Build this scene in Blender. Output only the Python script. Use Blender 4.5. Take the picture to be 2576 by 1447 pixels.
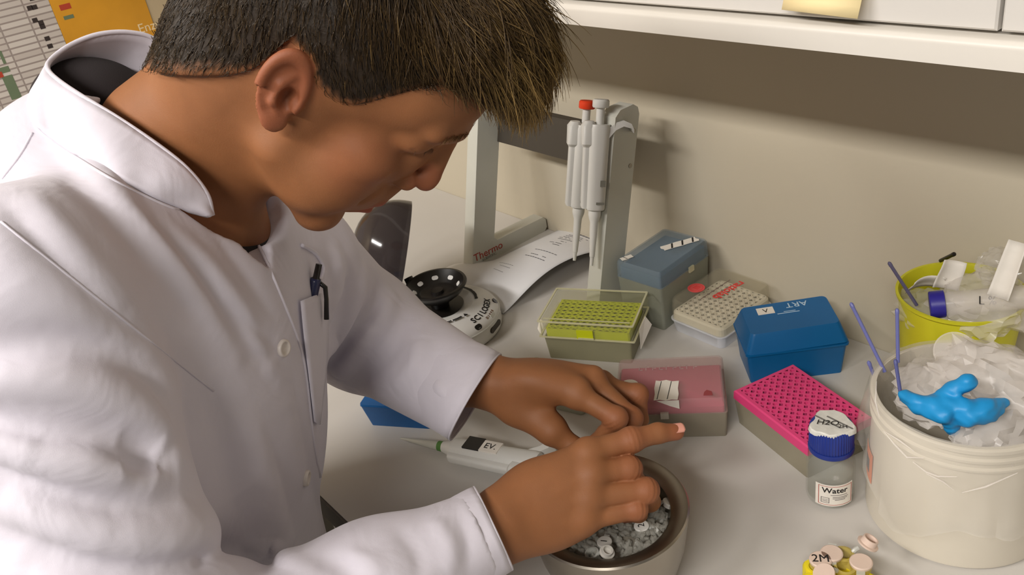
import bpy, bmesh, math, random
import numpy as np
from mathutils import Vector, Matrix
for o in list(bpy.data.objects): bpy.data.objects.remove(o, do_unlink=True)
SC = bpy.context.scene
COL = SC.collection
rnd = random.Random(7)
V = Vector

# ---------------------------------------------------------------- camera
# world: X along the back wall, Y towards it (wall face at y = 0), bench top at z = 0.75
CAM = np.array([0.0, -0.84862521, 1.40764953])
RC = np.array([[0.6352202035, 0.7563077961, -0.1565049859],
               [0.2887327618, -0.4204941596, -0.8601267662],
               [-0.7163300114, 0.5011817827, -0.4854772244]])   # rows: image right, image down, forward
FPX = 2204.089
BZ = 0.75
cam_d = bpy.data.cameras.new('camera'); cam = bpy.data.objects.new('camera', cam_d); COL.objects.link(cam)
cam_d.sensor_width = 36.0; cam_d.lens = FPX / 2576 * 36.0; cam_d.clip_start = 0.02; cam_d.clip_end = 60
mw = Matrix.Identity(4)
for i in range(3):
    mw[i][0] = RC[0][i]; mw[i][1] = -RC[1][i]; mw[i][2] = -RC[2][i]; mw[i][3] = CAM[i]
cam.matrix_world = mw
SC.camera = cam

def at(px, py, depth):
    """world point seen at a photo pixel, at a given distance along the view axis"""
    c = np.array([(px - 1288) / FPX * depth, (py - 723.5) / FPX * depth, depth])
    return CAM + RC.T @ c
def on_bench(px, py, h=0.0):
    r = RC.T @ np.array([(px - 1288) / FPX, (py - 723.5) / FPX, 1.0])
    d = (BZ + h - CAM[2]) / r[2]
    return CAM + r * d

# ---------------------------------------------------------------- world, lights, exposure
wd = bpy.data.worlds.new('room_air'); SC.world = wd; wd.use_nodes = True
wd.node_tree.nodes['Background'].inputs[0].default_value = (0.78, 0.74, 0.68, 1)
wd.node_tree.nodes['Background'].inputs[1].default_value = 0.16
vs = SC.view_settings
SC.cycles.max_bounces = 7; SC.cycles.diffuse_bounces = 4; SC.cycles.glossy_bounces = 3; SC.cycles.transparent_max_bounces = 14
SC.display_settings.display_device = 'sRGB'
vs.view_transform = 'Standard'; vs.look = 'None'; vs.exposure = 0.36; vs.gamma = 1.0; vs.use_curve_mapping = False
LAMPS = [  # ceiling fluorescent troughs: x, y, length, watts, colour
    (-1.25, -2.25, 1.4, 58.0, (1.0, 0.955, 0.915)),
    (0.45, -2.25, 1.4, 52.0, (1.0, 0.955, 0.905)),
]
CEIL = 2.66

# ---------------------------------------------------------------- helpers
def lin(c):
    out = []
    for v in c[:3]:
        v = v / 255.0
        out.append(v / 12.92 if v <= 0.04045 else ((v + 0.055) / 1.055) ** 2.4)
    return out
_M = {}
def M(name, col, rough=0.5, metal=0.0, clear=0.0, var=0.05, vscale=30.0, bump=0.0, bscale=200.0, spec=0.5,
      sss=0.0, ior=1.45, coat=0.0, emit=0.0, trans=0.0, sheen=0.0, aniso=0.0, tint=.15):
    """procedural material: noise-varied base colour, optional bump; clear = share of see-through plastic"""
    if name in _M: return _M[name]
    m = bpy.data.materials.new(name); m.use_nodes = True
    nt = m.node_tree; N = nt.nodes; L = nt.links
    b = N['Principled BSDF']; out = N['Material Output']
    r, g, bl = lin(col)
    tc = N.new('ShaderNodeTexCoord')
    nz = N.new('ShaderNodeTexNoise'); nz.inputs['Scale'].default_value = vscale; nz.inputs['Detail'].default_value = 4
    L.new(tc.outputs['Object'], nz.inputs['Vector'])
    cr = N.new('ShaderNodeValToRGB')
    cr.color_ramp.elements[0].position = 0.3; cr.color_ramp.elements[1].position = 0.7
    cr.color_ramp.elements[0].color = (r * (1 - var), g * (1 - var), bl * (1 - var), 1)
    cr.color_ramp.elements[1].color = (min(1, r * (1 + var)), min(1, g * (1 + var)), min(1, bl * (1 + var)), 1)
    L.new(nz.outputs['Fac'], cr.inputs['Fac']); L.new(cr.outputs['Color'], b.inputs['Base Color'])
    b.inputs['Roughness'].default_value = rough; b.inputs['Metallic'].default_value = metal
    b.inputs['Specular IOR Level'].default_value = spec; b.inputs['IOR'].default_value = ior
    if sss:
        b.inputs['Subsurface Weight'].default_value = sss
        b.inputs['Subsurface Radius'].default_value = (0.9, 0.35, 0.18); b.inputs['Subsurface Scale'].default_value = 0.006
    if coat: b.inputs['Coat Weight'].default_value = coat; b.inputs['Coat Roughness'].default_value = 0.15
    if sheen: b.inputs['Sheen Weight'].default_value = sheen
    if trans: b.inputs['Transmission Weight'].default_value = trans
    if aniso: b.inputs['Anisotropic'].default_value = aniso
    if emit:
        b.inputs['Emission Color'].default_value = (r, g, bl, 1); b.inputs['Emission Strength'].default_value = emit
    if bump:
        n2 = N.new('ShaderNodeTexNoise'); n2.inputs['Scale'].default_value = bscale; n2.inputs['Detail'].default_value = 3
        L.new(tc.outputs['Object'], n2.inputs['Vector'])
        bp = N.new('ShaderNodeBump'); bp.inputs['Strength'].default_value = bump; bp.inputs['Distance'].default_value = 0.001
        L.new(n2.outputs['Fac'], bp.inputs['Height']); L.new(bp.outputs['Normal'], b.inputs['Normal'])
    if clear:
        t = N.new('ShaderNodeBsdfTransparent'); t.inputs['Color'].default_value = (1 - tint + tint * r, 1 - tint + tint * g, 1 - tint + tint * bl, 1)
        mx = N.new('ShaderNodeMixShader'); mx.inputs['Fac'].default_value = clear
        L.new(b.outputs['BSDF'], mx.inputs[1]); L.new(t.outputs['BSDF'], mx.inputs[2]); L.new(mx.outputs['Shader'], out.inputs['Surface'])
    _M[name] = m
    return m

def add(name, verts, faces, mat, parent=None, smooth=False, loc=None, rotz=0.0):
    me = bpy.data.meshes.new(name)
    me.from_pydata([tuple(map(float, v)) for v in verts], [], [tuple(f) for f in faces]); me.update()
    if smooth is True:
        me.polygons.foreach_set('use_smooth', [True] * len(me.polygons))
    o = bpy.data.objects.new(name, me); COL.objects.link(o)
    if mat: me.materials.append(mat)
    if smooth == 'auto': autosmooth(me, 35)
    if loc is not None: o.location = loc
    o.rotation_euler[2] = rotz
    if parent: o.parent = parent
    return o
def autosmooth(me, deg):
    me.polygons.foreach_set('use_smooth', [True] * len(me.polygons))
    bm = bmesh.new(); bm.from_mesh(me)
    c = math.radians(deg)
    for e in bm.edges:
        if len(e.link_faces) == 2 and e.calc_face_angle(0) > c: e.smooth = False
    bm.to_mesh(me); bm.free()
def tag(o, label=None, cat=None, group=None, kind=None):
    if label: o['label'] = label
    if cat: o['category'] = cat
    if group: o['group'] = group
    if kind: o['kind'] = kind
    return o
def thing(name, label, cat, loc=(0, 0, 0), rotz=0.0, group=None):
    o = bpy.data.objects.new(name, None); COL.objects.link(o); o.empty_display_size = 0.02
    o.location = loc; o.rotation_euler[2] = rotz
    return tag(o, label, cat, group)
class G:
    """geometry collector"""
    def __init__(s): s.v = []; s.f = []
    def put(s, vs_, fs):
        b = len(s.v); s.v += [tuple(map(float, v)) for v in vs_]; s.f += [tuple(i + b for i in f) for f in fs]; return s
    def box(s, x0, x1, y0, y1, z0, z1):
        return s.put([(x0,y0,z0),(x1,y0,z0),(x1,y1,z0),(x0,y1,z0),(x0,y0,z1),(x1,y0,z1),(x1,y1,z1),(x0,y1,z1)],
                     [(3,2,1,0),(4,5,6,7),(0,1,5,4),(1,2,6,5),(2,3,7,6),(3,0,4,7)])
    def lathe(s, prof, n=32, ox=0, oy=0, cap=True):
        rings = []
        vs_ = []; fs = []
        for r, z in prof:
            if r < 1e-6: rings.append([len(vs_)]); vs_.append((ox, oy, z))
            else:
                rings.append(list(range(len(vs_), len(vs_) + n)))
                for k in range(n):
                    a = 2 * math.pi * k / n; vs_.append((ox + r * math.cos(a), oy + r * math.sin(a), z))
        for a, b in zip(rings[:-1], rings[1:]):
            if len(a) == 1 and len(b) == 1: continue
            for k in range(n):
                k2 = (k + 1) % n
                if len(a) == 1: fs.append((a[0], b[k2], b[k]))
                elif len(b) == 1: fs.append((a[k], a[k2], b[0]))
                else: fs.append((a[k], a[k2], b[k2], b[k]))
        return s.put(vs_, fs)
    def loft(s, sections, cap0=True, cap1=True):
        """sections: lists of equal length of 3D points"""
        n = len(sections[0]); vs_ = [p for sec in sections for p in sec]; fs = []
        for i in range(len(sections) - 1):
            for k in range(n):
                k2 = (k + 1) % n
                fs.append((i*n+k, i*n+k2, (i+1)*n+k2, (i+1)*n+k))
        if cap0: fs.append(tuple(range(n - 1, -1, -1)))
        if cap1: fs.append(tuple(range((len(sections)-1)*n, len(sections)*n)))
        return s.put(vs_, fs)
    def tube(s, pts, rad, n=8, cap=True):
        pts = [V(p) for p in pts]; secs = []
        rad = rad if hasattr(rad, '__len__') else [rad] * len(pts)
        up = None
        for i, p in enumerate(pts):
            d = (pts[min(i+1, len(pts)-1)] - pts[max(i-1, 0)]).normalized()
            if up is None:
                up = V((0,0,1)) if abs(d.z) < .9 else V((1,0,0))
            a = d.cross(up).normalized(); up = a.cross(d).normalized(); 
            secs.append([p + (a*math.cos(2*math.pi*k/n) + up*math.sin(2*math.pi*k/n)) * rad[i] for k in range(n)])
        return s.loft(secs, cap, cap)
    def make(s, name, mat, parent=None, smooth='auto', **k): return add(name, s.v, s.f, mat, parent, smooth, **k)
def rrect(w, d, r, z, n=4, ox=0, oy=0):
    pts = []
    r = min(r, w/2 - 1e-5, d/2 - 1e-5)
    for cx, cy, a0 in ((w/2-r, d/2-r, 0), (-w/2+r, d/2-r, 90), (-w/2+r, -d/2+r, 180), (w/2-r, -d/2+r, 270)):
        for k in range(n + 1):
            a = math.radians(a0 + 90 * k / n); pts.append((ox + cx + r*math.cos(a), oy + cy + r*math.sin(a), z))
    return pts
def rloft(g, secs, cap0=True, cap1=True, n=4):
    """secs: (w, d, r, z[, ox, oy])"""
    return g.loft([rrect(s[0], s[1], s[2], s[3], n, *(s[4:6] if len(s) > 4 else (0, 0))) for s in secs], cap0, cap1)
def text(name, body, size, mat, parent, mtx, extrude=0.0001, align='CENTER', spacing=1.0, shear=0.0, squash=1.0, bold=0.0):
    """lettering as a thin mesh, laid out in the XY plane of mtx"""
    cu = bpy.data.curves.new(name, 'FONT'); cu.body = body; cu.size = size; cu.extrude = extrude
    cu.align_x = align; cu.align_y = 'CENTER'; cu.space_character = spacing; cu.shear = shear; cu.resolution_u = 3; cu.offset = bold
    t = bpy.data.objects.new(name, cu); COL.objects.link(t)
    dg = bpy.context.evaluated_depsgraph_get(); me = bpy.data.meshes.new_from_object(t.evaluated_get(dg))
    bpy.data.objects.remove(t, do_unlink=True); bpy.data.curves.remove(cu)
    me.transform(mtx @ Matrix.Diagonal((squash, 1, 1, 1)))
    me.materials.clear(); me.materials.append(mat); me.name = name
    o = bpy.data.objects.new(name, me); COL.objects.link(o)
    if parent: o.parent = parent
    return o
def frame(origin, xdir, ydir):
    x = V(xdir).normalized(); y = V(ydir); y = (y - x * y.dot(x)).normalized(); z = x.cross(y)
    m = Matrix.Identity(4)
    for i in range(3): m[i][0] = x[i]; m[i][1] = y[i]; m[i][2] = z[i]; m[i][3] = origin[i]
    return m
def copy_tree(o, parent=None):
    c = o.copy(); COL.objects.link(c); c.parent = parent
    for ch in list(o.children): copy_tree(ch, c)
    return c
# ================================================================ the room
m_wall = M('wall_paint', (192, 183, 163), 0.7, var=.012, vscale=3, bump=.12, bscale=260)
m_wall_left = M('left_wall_paint', (190, 172, 140), 0.75, var=.03, vscale=4, bump=.15, bscale=200)
m_wall_far = M('far_wall_paint', (128, 122, 112), 0.8, var=.05, vscale=2)
m_floor = M('floor_vinyl', (96, 92, 86), 0.45, var=.06, vscale=12)
m_ceil = M('ceiling_tile', (225, 222, 214), 0.85, var=.02, bump=.1)
X0, X1, Y0 = -2.25, 1.9, -3.6
def slab(name, x0, x1, y0, y1, z0, z1, mat):
    return tag(G().box(x0, x1, y0, y1, z0, z1).make(name, mat, None, False), kind='structure')
tag(slab('floor', X0-.1, X1+.1, Y0-.1, .1, -.1, 0, m_floor), 'grey vinyl floor of the laboratory')
tag(slab('ceiling', X0-.1, X1+.1, Y0-.1, .1, CEIL, CEIL+.1, m_ceil), 'off-white ceiling')
tag(slab('wall_back', X0-.1, X1+.1, 0, .1, 0, CEIL, m_wall), 'plain off-white wall behind the bench')
tag(slab('wall_left', X0-.1, X0, Y0, 0, 0, CEIL, m_wall_left), 'tan wall with planner and poster behind the person')
# ceiling luminaires (the room's lamps)
m_lamp_body = M('lamp_housing', (235, 235, 232), 0.4)
m_tube = M('lamp_tube_glow', (255, 244, 230), 0.4, emit=3.0)
for i, (lx, ly, ln, w, c) in enumerate(LAMPS):
    t = thing('ceiling_lamp', ['fluorescent ceiling lamp behind the person, towards the tan wall', 'fluorescent ceiling lamp behind the photographer'][i], 'lamp', (lx, ly, CEIL - .075))
    g = G(); g.box(-ln/2, ln/2, -.17, .17, .055, .075); g.box(-ln/2, ln/2, -.17, -.155, 0, .055); g.box(-ln/2, ln/2, .155, .17, 0, .055)
    g.make('housing', m_lamp_body, t, False)
    for yy in (-.075, .075): G().tube([(-ln/2+.03, yy, .028), (ln/2-.03, yy, .028)], .013, 12).make('lamp_tube', m_tube, t)
    ld = bpy.data.lights.new('ceiling_light', 'AREA'); ld.shape = 'RECTANGLE'; ld.size = ln; ld.size_y = .3; ld.energy = w; ld.color = c
    lo = bpy.data.objects.new('ceiling_light', ld); COL.objects.link(lo); lo.parent = t; lo.location = (0, 0, -.006)

# ---------------------------------------------------------------- bench
m_top = M('bench_laminate', (198, 194, 188), 0.42, var=.018, vscale=8, bump=.03, bscale=500)
m_edge = M('bench_edge_strip', (70, 64, 58), 0.5)
m_carcass = M('cabinet_laminate', (214, 210, 204), 0.45, var=.01)
m_steel = M('brushed_steel', (150, 145, 136), 0.3, metal=1.0, var=.03)
bench = thing('lab_bench', 'light grey laminate lab bench under all the equipment', 'bench', (0, 0, 0))
BX0, BX1, BY = -2.2, 0.62, -0.612
G().box(BX0, BX1, BY, -.001, BZ-.032, BZ).make('worktop', m_top, bench, False)
G().box(BX0, BX1, BY-.003, BY-.0005, BZ-.032, BZ-.001).make('edge_strip', m_edge, bench, False)
for x in (BX0+.03, -1.2, BX1-.09):
    G().box(x, x+.05, -.55, -.50, .002, BZ-.033).make('leg', m_steel, bench, False)
    G().box(x, x+.05, -.08, -.03, .002, BZ-.033).make('leg', m_steel, bench, False)
G().box(BX0+.08, BX1-.09, -.53, -.50, BZ-.09, BZ-.033).make('rail', m_steel, bench, False)

# ---------------------------------------------------------------- wall cabinets
CY = -0.255; CZ0, CZ1 = 1.2035, 1.2225
m_gap = M('shadow_gap', (40, 34, 28), 0.8)
m_rail = M('pelmet_laminate', (222, 217, 208), 0.4, var=.01)
seam = CAM[0] + 0  # the vertical joint between the two doors
r = RC.T @ np.array([(2515 - 1288) / FPX, (50 - 723.5) / FPX, 1.0]); SEAM = float((r * ((CY - CAM[1]) / r[1]))[0])
def cabinet(x0, x1, doors, label):
    c = thing('wall_cabinet', label, 'cabinet', ((x0+x1)/2, 0, CZ1))
    ox = (x0+x1)/2
    G().box(x0-ox, x1-ox, CY+.02, -.001, .004, .70).make('body', m_carcass, c, False)
    n = doors; w = (x1-x0)/n
    for k in range(n):
        g = G(); a = x0-ox+k*w+.0012; b = a+w-.0024
        secs = [[(a+e, y, .0025+e), (b-e, y, .0025+e), (b-e, y, .698-e), (a+e, y, .698-e)] for y, e in ((CY+.0195, 0), (CY+.0015, 0), (CY, .0015))]
        d = g.loft(secs).make('door', m_carcass, c, False)
        hx = b - .04
        G().tube([(hx, CY, .06), (hx, CY-.025, .06), (hx, CY-.025, .18), (hx, CY, .18)], .005, 8).make('handle', m_steel, d)
    return c
cabinet(SEAM-.90, SEAM-.0002, 1, 'grey laminate wall cabinet door carrying the sticky note')
cabinet(SEAM+.0002, SEAM+.90, 1, 'grey laminate wall cabinet right of the door joint')
cabinet(SEAM-1.80, SEAM-.9004, 1, 'grey laminate wall cabinet above the person\'s head')
prof = []
h = CZ1-CZ0
for k in range(9):
    a = math.pi/2*k/8; prof.append((CY-.006-.004+.004*(1-math.sin(a))-.000, CZ1-.004+.004*math.cos(a)))
sec = [(CY+.02, CZ1-.0005), (CY-.006, CZ1-.0005)] + [(CY-.006-.005*math.sin(math.pi/2*k/6), CZ1-.0055+.005*math.cos(math.pi/2*k/6)) for k in range(1, 7)] + \
      [(CY-.011-.0015*math.sin(math.pi*k/6)*0, CZ0+.002-.002*(k/6)) for k in range(0, 7, 3)] + [(CY-.008, CZ0-.0005), (CY+.02, CZ0-.0005)]
g = G(); g.loft([[(x, y, z) for y, z in sec] for x in (SEAM+.90, SEAM-1.80)])
pel = g.make('cabinet_pelmet', m_rail, None, 'auto'); tag(pel, 'long pale rounded light rail under the wall cabinets', 'pelmet')
G().box(SEAM-1.80, SEAM+.90, CY+.021, -.001, CZ0+.0002, CZ0+.008).make('bottom_panel', m_carcass, pel, False)
# sticky note, curling off the door
m_note = M('sticky_note_paper', (247, 226, 172), 0.7, var=.02)
vs_, fs = [], []
NX = 10
p0 = None
def door_pt(px, py, y=CY):
    rr = RC.T @ np.array([(px - 1288) / FPX, (py - 723.5) / FPX, 1.0]); return CAM + rr * ((y - CAM[1]) / rr[1])
nl = door_pt(1967, 24, CY-.012); nr = door_pt(2160, 46, CY-.012)
for i in range(NX+1):
    t = i / NX; zz = .076 * t; off = .0006 + .0125 * max(0, 1 - t * 1.15) ** 1.6
    for s_ in (0, .5, 1):
        p = nl * (1 - s_) + nr * s_
        vs_.append((p[0] + .004*t, CY - off - .0012 * (s_ - .5) * (1 - t), p[2] + zz))
for i in range(NX):
    for s_ in range(2): a = i*3+s_; fs.append((a, a+1, a+4, a+3))
o = add('sticky_note', vs_, fs, m_note, None, True); md = o.modifiers.new('thickness', 'SOLIDIFY'); md.thickness = .0003
tag(o, 'pale yellow sticky note curling off the cabinet door', 'note')

# ---------------------------------------------------------------- planner and poster on the left wall
def lw(px, py):
    rr = RC.T @ np.array([(px - 1288) / FPX, (py - 723.5) / FPX, 1.0]); return CAM + rr * ((X0 + .002 - CAM[0]) / rr[0])
m_plan = bpy.data.materials.new('planner_print'); m_plan.use_nodes = True
def planner_nodes(m):
    nt = m.node_tree; N = nt.nodes; L = nt.links; b = N['Principled BSDF']; b.inputs['Roughness'].default_value = .6
    tc = N.new('ShaderNodeTexCoord'); mp = N.new('ShaderNodeMapping'); L.new(tc.outputs['Object'], mp.inputs['Vector'])
    br = N.new('ShaderNodeTexBrick'); br.offset = 0; br.inputs['Scale'].default_value = 1.0
    br.inputs['Brick Width'].default_value = .062; br.inputs['Row Height'].default_value = .0135; br.inputs['Mortar Size'].default_value = .0022; br.inputs['Mortar Smooth'].default_value = .4
    c1, c2, c3 = lin((206, 198, 190)), lin((190, 180, 172)), lin((150, 138, 132))
    br.inputs['Color1'].default_value = (*c1, 1); br.inputs['Color2'].default_value = (*c2, 1); br.inputs['Mortar'].default_value = (*c3, 1)
    mp.inputs['Rotation'].default_value = (math.radians(0), math.radians(0), 0)
    sx = N.new('ShaderNodeSeparateXYZ'); cx = N.new('ShaderNodeCombineXYZ')
    L.new(mp.outputs['Vector'], sx.inputs['Vector']); L.new(sx.outputs['Y'], cx.inputs['X']); L.new(sx.outputs['Z'], cx.inputs['Y'])
    L.new(cx.outputs['Vector'], br.inputs['Vector']); L.new(br.outputs['Color'], b.inputs['Base Color'])
planner_nodes(m_plan)
m_posty = M('poster_print', (214, 152, 40), 0.35, var=.10, vscale=9, coat=.25)
m_ink = M('print_black', (52, 42, 40), 0.6)
m_green = M('print_green', (104, 120, 92), 0.6)
m_redp = M('print_red', (176, 62, 40), 0.6)
m_whitep = M('print_white', (236, 214, 170), 0.6)
yl = lw(122, 0)[1]; yr = lw(372, 20)[1]
pl = G().box(X0+.0008, X0+.002, -1.15, yl-.0005, .86, 1.46).make('wall_planner', m_plan, None, False)
tag(pl, 'white wall planner with grey ruled rows and small dark marks', 'planner')
g = G()
for q in ((80, -4), (75, 20), (87, 18), (88, 51), (103, 57), (107, 67), (119, 97), (126, 116)):
    p = lw(*q); g.box(X0+.002, X0+.0024, p[1]-.0055, p[1]+.0055, p[2]-.0048, p[2]+.0048)
tag(g.make('date_mark', m_ink, pl, False), 'small dark printed squares')
g = G()
for (a, b_) in (((0, 128), (14, 160)), ((0, 171), (24, 180)), ((9, 193), (53, 245))):
    p, q = lw(*a), lw(*b_); g.box(X0+.002, X0+.0024, min(p[1], q[1])-.004, max(p[1], q[1])+.002, min(p[2], q[2]), max(p[2], q[2]))
tag(g.make('holiday_bar', m_green, pl, False), 'grey-green printed bars')
p = lw(2, 188); tag(G().box(X0+.0024, X0+.0028, p[1]-.006, p[1]+.004, p[2]-.006, p[2]+.006).make('red_mark', m_redp, pl, False), 'small red printed mark')
po = G().box(X0+.0008, X0+.0021, yl, yr, .93, 1.30).make('wall_poster', m_posty, None, False)
tag(po, 'amber yellow printed poster beside the planner', 'poster')
p = lw(164, 17); G().box(X0+.0021, X0+.0025, p[1]-.012, p[1]+.012, p[2]-.006, p[2]+.006).make('red_logo', m_redp, po, False)
p = lw(173, 43); G().box(X0+.0021, X0+.0025, p[1]-.011, p[1]+.011, p[2]-.004, p[2]+.004).make('green_logo', m_green, po, False)
p = lw(368, 69); text('poster_lettering', 'Enzy', .03, m_whitep, po, frame((X0+.0023, p[1]+.008, p[2]), (0, 1, 0), (0, 0, 1)))
# ================================================================ things on the bench
D = math.radians
m_white = M('white_plastic', (226, 225, 222), 0.32, var=.01)
m_greywhite = M('grey_white_plastic', (206, 206, 198), 0.38, var=.012)
m_black = M('black_plastic', (28, 25, 23), 0.32, var=.05)
m_darkslate = M('dark_slate_plastic', (66, 60, 52), 0.5, var=.03)
m_clear = M('clear_plastic', (228, 226, 214), 0.12, clear=.72, var=.02, spec=.6)
m_frost = M('frosted_plastic', (214, 216, 206), 0.4, clear=.42, var=.03)
m_tape = M('paper_tape', (232, 226, 216), 0.65, var=.03, vscale=80)
m_ink2 = M('ink_black', (30, 27, 27), 0.6)
m_redink = M('ink_red', (214, 60, 56), 0.5)

def stripe_tape(parent, pts, name='tape_label', stripes=((.2, .3), (.5, .6), (.8, .9)), lift=.0004):
    """torn paper tape with slanted dark bars; pts = 3D quad on the surface (p0,p1 along, p3 across)"""
    p = [V(q) for q in pts]; n = (p[1]-p[0]).cross(p[3]-p[0]).normalized()
    if n.z < -.2: n = -n
    def q(u, v, k=0): return (p[0]*(1-u)+p[1]*u)*(1-v) + (p[3]*(1-u)+p[2]*u)*v + n*(lift+k)
    edge = [(0,0),(.25,.03),(.5,-.02),(.75,.02),(1,0),(1.03,.3),(.98,.6),(1,1),(.7,.97),(.45,1.04),(.2,.98),(0,1),(-.03,.6),(.02,.3)]
    t = G().loft([[q(u,v,k) for u, v in edge] for k in (0, .0004)]).make(name, m_tape, parent, False)
    for a, b in stripes:
        G().loft([[q(a,.04,k), q(b-.05,.04,k), q(b+.06,.96,k), q(a+.11,.96,k)] for k in (.0004, .0006)]).make('bar', m_ink2, t, False)
    return t

def holed_plate(g, nx, ny, pitch, w, d, z, r=.0026, depth=.010, seg=8, rim_r=.003, bottom=True, cx=0, cy=0):
    """top plate at height z with a grid of real round holes"""
    x0 = cx-(nx-1)/2*pitch; y0 = cy-(ny-1)/2*pitch
    half = pitch/2
    sq = []
    for k in range(seg):
        a = 2*math.pi*(k+.5)/seg; c, s_ = math.cos(a), math.sin(a); m_ = max(abs(c), abs(s_)); sq.append((c/m_*half, s_/m_*half))
    for i in range(nx):
        for j in range(ny):
            x, y = x0+i*pitch, y0+j*pitch
            vs_ = [(x+a, y+b, z) for a, b in sq]
            vs_ += [(x+r*math.cos(2*math.pi*(k+.5)/seg), y+r*math.sin(2*math.pi*(k+.5)/seg), z) for k in range(seg)]
            vs_ += [(x+r*.8*math.cos(2*math.pi*(k+.5)/seg), y+r*.8*math.sin(2*math.pi*(k+.5)/seg), z-depth) for k in range(seg)]
            fs = []
            for k in range(seg):
                k2 = (k+1) % seg
                fs += [(k, k2, seg+k2, seg+k), (seg+k, seg+k2, 2*seg+k2, 2*seg+k)]
            fs.append(tuple(range(2*seg, 3*seg)))
            g.put(vs_, fs)
    X0_, X1_, Y0_, Y1_ = x0-half, x0+(nx-1)*pitch+half, y0-half, y0+(ny-1)*pitch+half
    W, Dd = w/2, d/2
    g.put([(-W,-Dd,z),(W,-Dd,z),(W,Dd,z),(-W,Dd,z),(X0_,Y0_,z),(X1_,Y0_,z),(X1_,Y1_,z),(X0_,Y1_,z)],
          [(0,1,5,4),(1,2,6,5),(2,3,7,6),(3,0,4,7)])

# ---------------------------------------------------------------- pink tip rack (96 holes)
m_pink = M('magenta_plastic', (218, 66, 122), 0.45, var=.03)
m_smoke = M('smoky_clear_plastic', (168, 160, 138), 0.35, clear=.28, var=.04)
t = thing('tip_rack', 'magenta 96-hole tip rack on a smoky clear base, lid off', 'tip rack', (-.4417, -.1934, BZ), D(255.03))
# local x = 8-hole direction, y = 12-hole direction
A1 = V((-.48232782, -.15072698, 0)); 
a_, b_ = V((math.cos(D(255.03)), math.sin(D(255.03)), 0)), V((-math.sin(D(255.03)), math.cos(D(255.03)), 0))
cc = A1 + a_*.0315 + b_*.0495; t.location = (cc.x, cc.y, BZ)
g = G(); w, d = .083, .119
holed_plate(g, 8, 12, .009, w-.003, d-.003, .045, r=.00235, depth=.012)
g.loft([[(w/2-.0015,-d/2+.0015,.045),(w/2-.0015,d/2-.0015,.045),(-w/2+.0015,d/2-.0015,.045),(-w/2+.0015,-d/2+.0015,.045)],
        [(w/2,-d/2,.0435),(w/2,d/2,.0435),(-w/2,d/2,.0435),(-w/2,-d/2,.0435)],
        [(w/2+.0005,-d/2-.0005,.0335),(w/2+.0005,d/2+.0005,.0335),(-w/2-.0005,d/2+.0005,.0335),(-w/2-.0005,-d/2-.0005,.0335)]], False, False)
g.make('rack', m_pink, t, False)
g = G(); rloft(g, [(w-.005, d-.005, .003, .0002), (w+.001, d+.001, .003, .0333), (w-.002, d-.002, .003, .0333), (w-.008, d-.008, .003, .002)], True, True)
g.make('base', m_smoke, t, 'auto')

# ---------------------------------------------------------------- generic hinged tip box
def lid_shell(w, d, z0, z1, r, inset=.002, th=.0014):
    g = G()
    rloft(g, [(w, d, r, z0), (w-inset, d-inset, r, z1-.003), (w-inset-.003, d-inset-.003, r, z1),
              ], False, True)
    rloft(g, [(w-inset-.004-th, d-inset-.004-th, r, z1-th), (w-inset-2*th, d-inset-2*th, r, z1-.004), (w-2*th, d-2*th, r, z0)][::-1], False, True)
    n = 20; o = len(g.v)
    # rim between the outer and the inner wall
    a = rrect(w, d, r, z0); b = rrect(w-2*th, d-2*th, r, z0)
    k = len(a); g.put(a + b, [(i, k+i, k+(i+1) % k, (i+1) % k) for i in range(k)])
    return g

# front box with the pink insert
W = D(41.3); w, d = .122, .084
t = thing('tip_box', 'closed frosted tip box with pink insert and torn paper label', 'tip box', (0, 0, BZ), W)
u, v_ = V((math.cos(W), math.sin(W), 0)), V((-math.sin(W), math.cos(W), 0))
fr = V((-.4995, -.2445, 0)); c = fr - u*w/2 + v_*d/2; t.location = (c.x, c.y, BZ)
m_frostp = M('frosted_lid_plastic', (214, 190, 186), 0.38, clear=.80, var=.03)
m_pinkin = M('pink_insert', (212, 72, 112), 0.5, var=.04)
m_basec = M('grey_clear_base', (160, 152, 134), 0.35, clear=.3, var=.04)
g = G(); rloft(g, [(w-.004, d-.004, .003, .0002), (w, d, .003, .0345), (w-.003, d-.003, .003, .0345), (w-.007, d-.007, .003, .002)], True, True); g.make('base', m_basec, t)
g = G(); rloft(g, [(w-.006, d-.006, .003, .020), (w-.006, d-.006, .003, .0415), (w-.010, d-.016, .003, .0445)], True, True); g.make('insert', m_pinkin, t)
lid = lid_shell(w+.001, d+.001, .0347, .0545, .004).make('lid', m_frostp, t)
G().box(-.012, -.003, -d/2-.0025, -d/2+.001, .030, .0375).make('latch', M('clear_latch', (220, 214, 200), .25, clear=.2), t, False)
stripe_tape(lid, [(-.018, -d/2-.0005, .0546), (.008, -d/2-.0005, .0546), (.010, -.008, .0546), (-.016, -.006, .0546)], 'paper_label', ((.12, .2), (.55, .63)))
g = G(); g.put([(-.018+.003, -d/2-.0012, .0549), (.0095, -d/2-.0012, .0549), (.0095, -d/2-.0022, .0440), (-.0005, -d/2-.0020, .0480)], [(0, 1, 2, 3)])
o = g.make('label_flap', m_tape, lid, False); o.modifiers.new('t', 'SOLIDIFY').thickness = .0004
# embossed lettering on the lid
g = G()
for k in range(9):                          # worn, unreadable embossing
    x_ = -.036+k*.0078; g.box(x_, x_+.0012, .0155, .0225, .0545, .0549); g.box(x_, x_+.0045, (.0155, .0213, .0185)[k % 3], (.0167, .0225, .0197)[k % 3], .0545, .0549)
g.make('embossed_marks', M('embossed_frost', (206, 180, 178), .4, clear=.5), lid, False)
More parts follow.
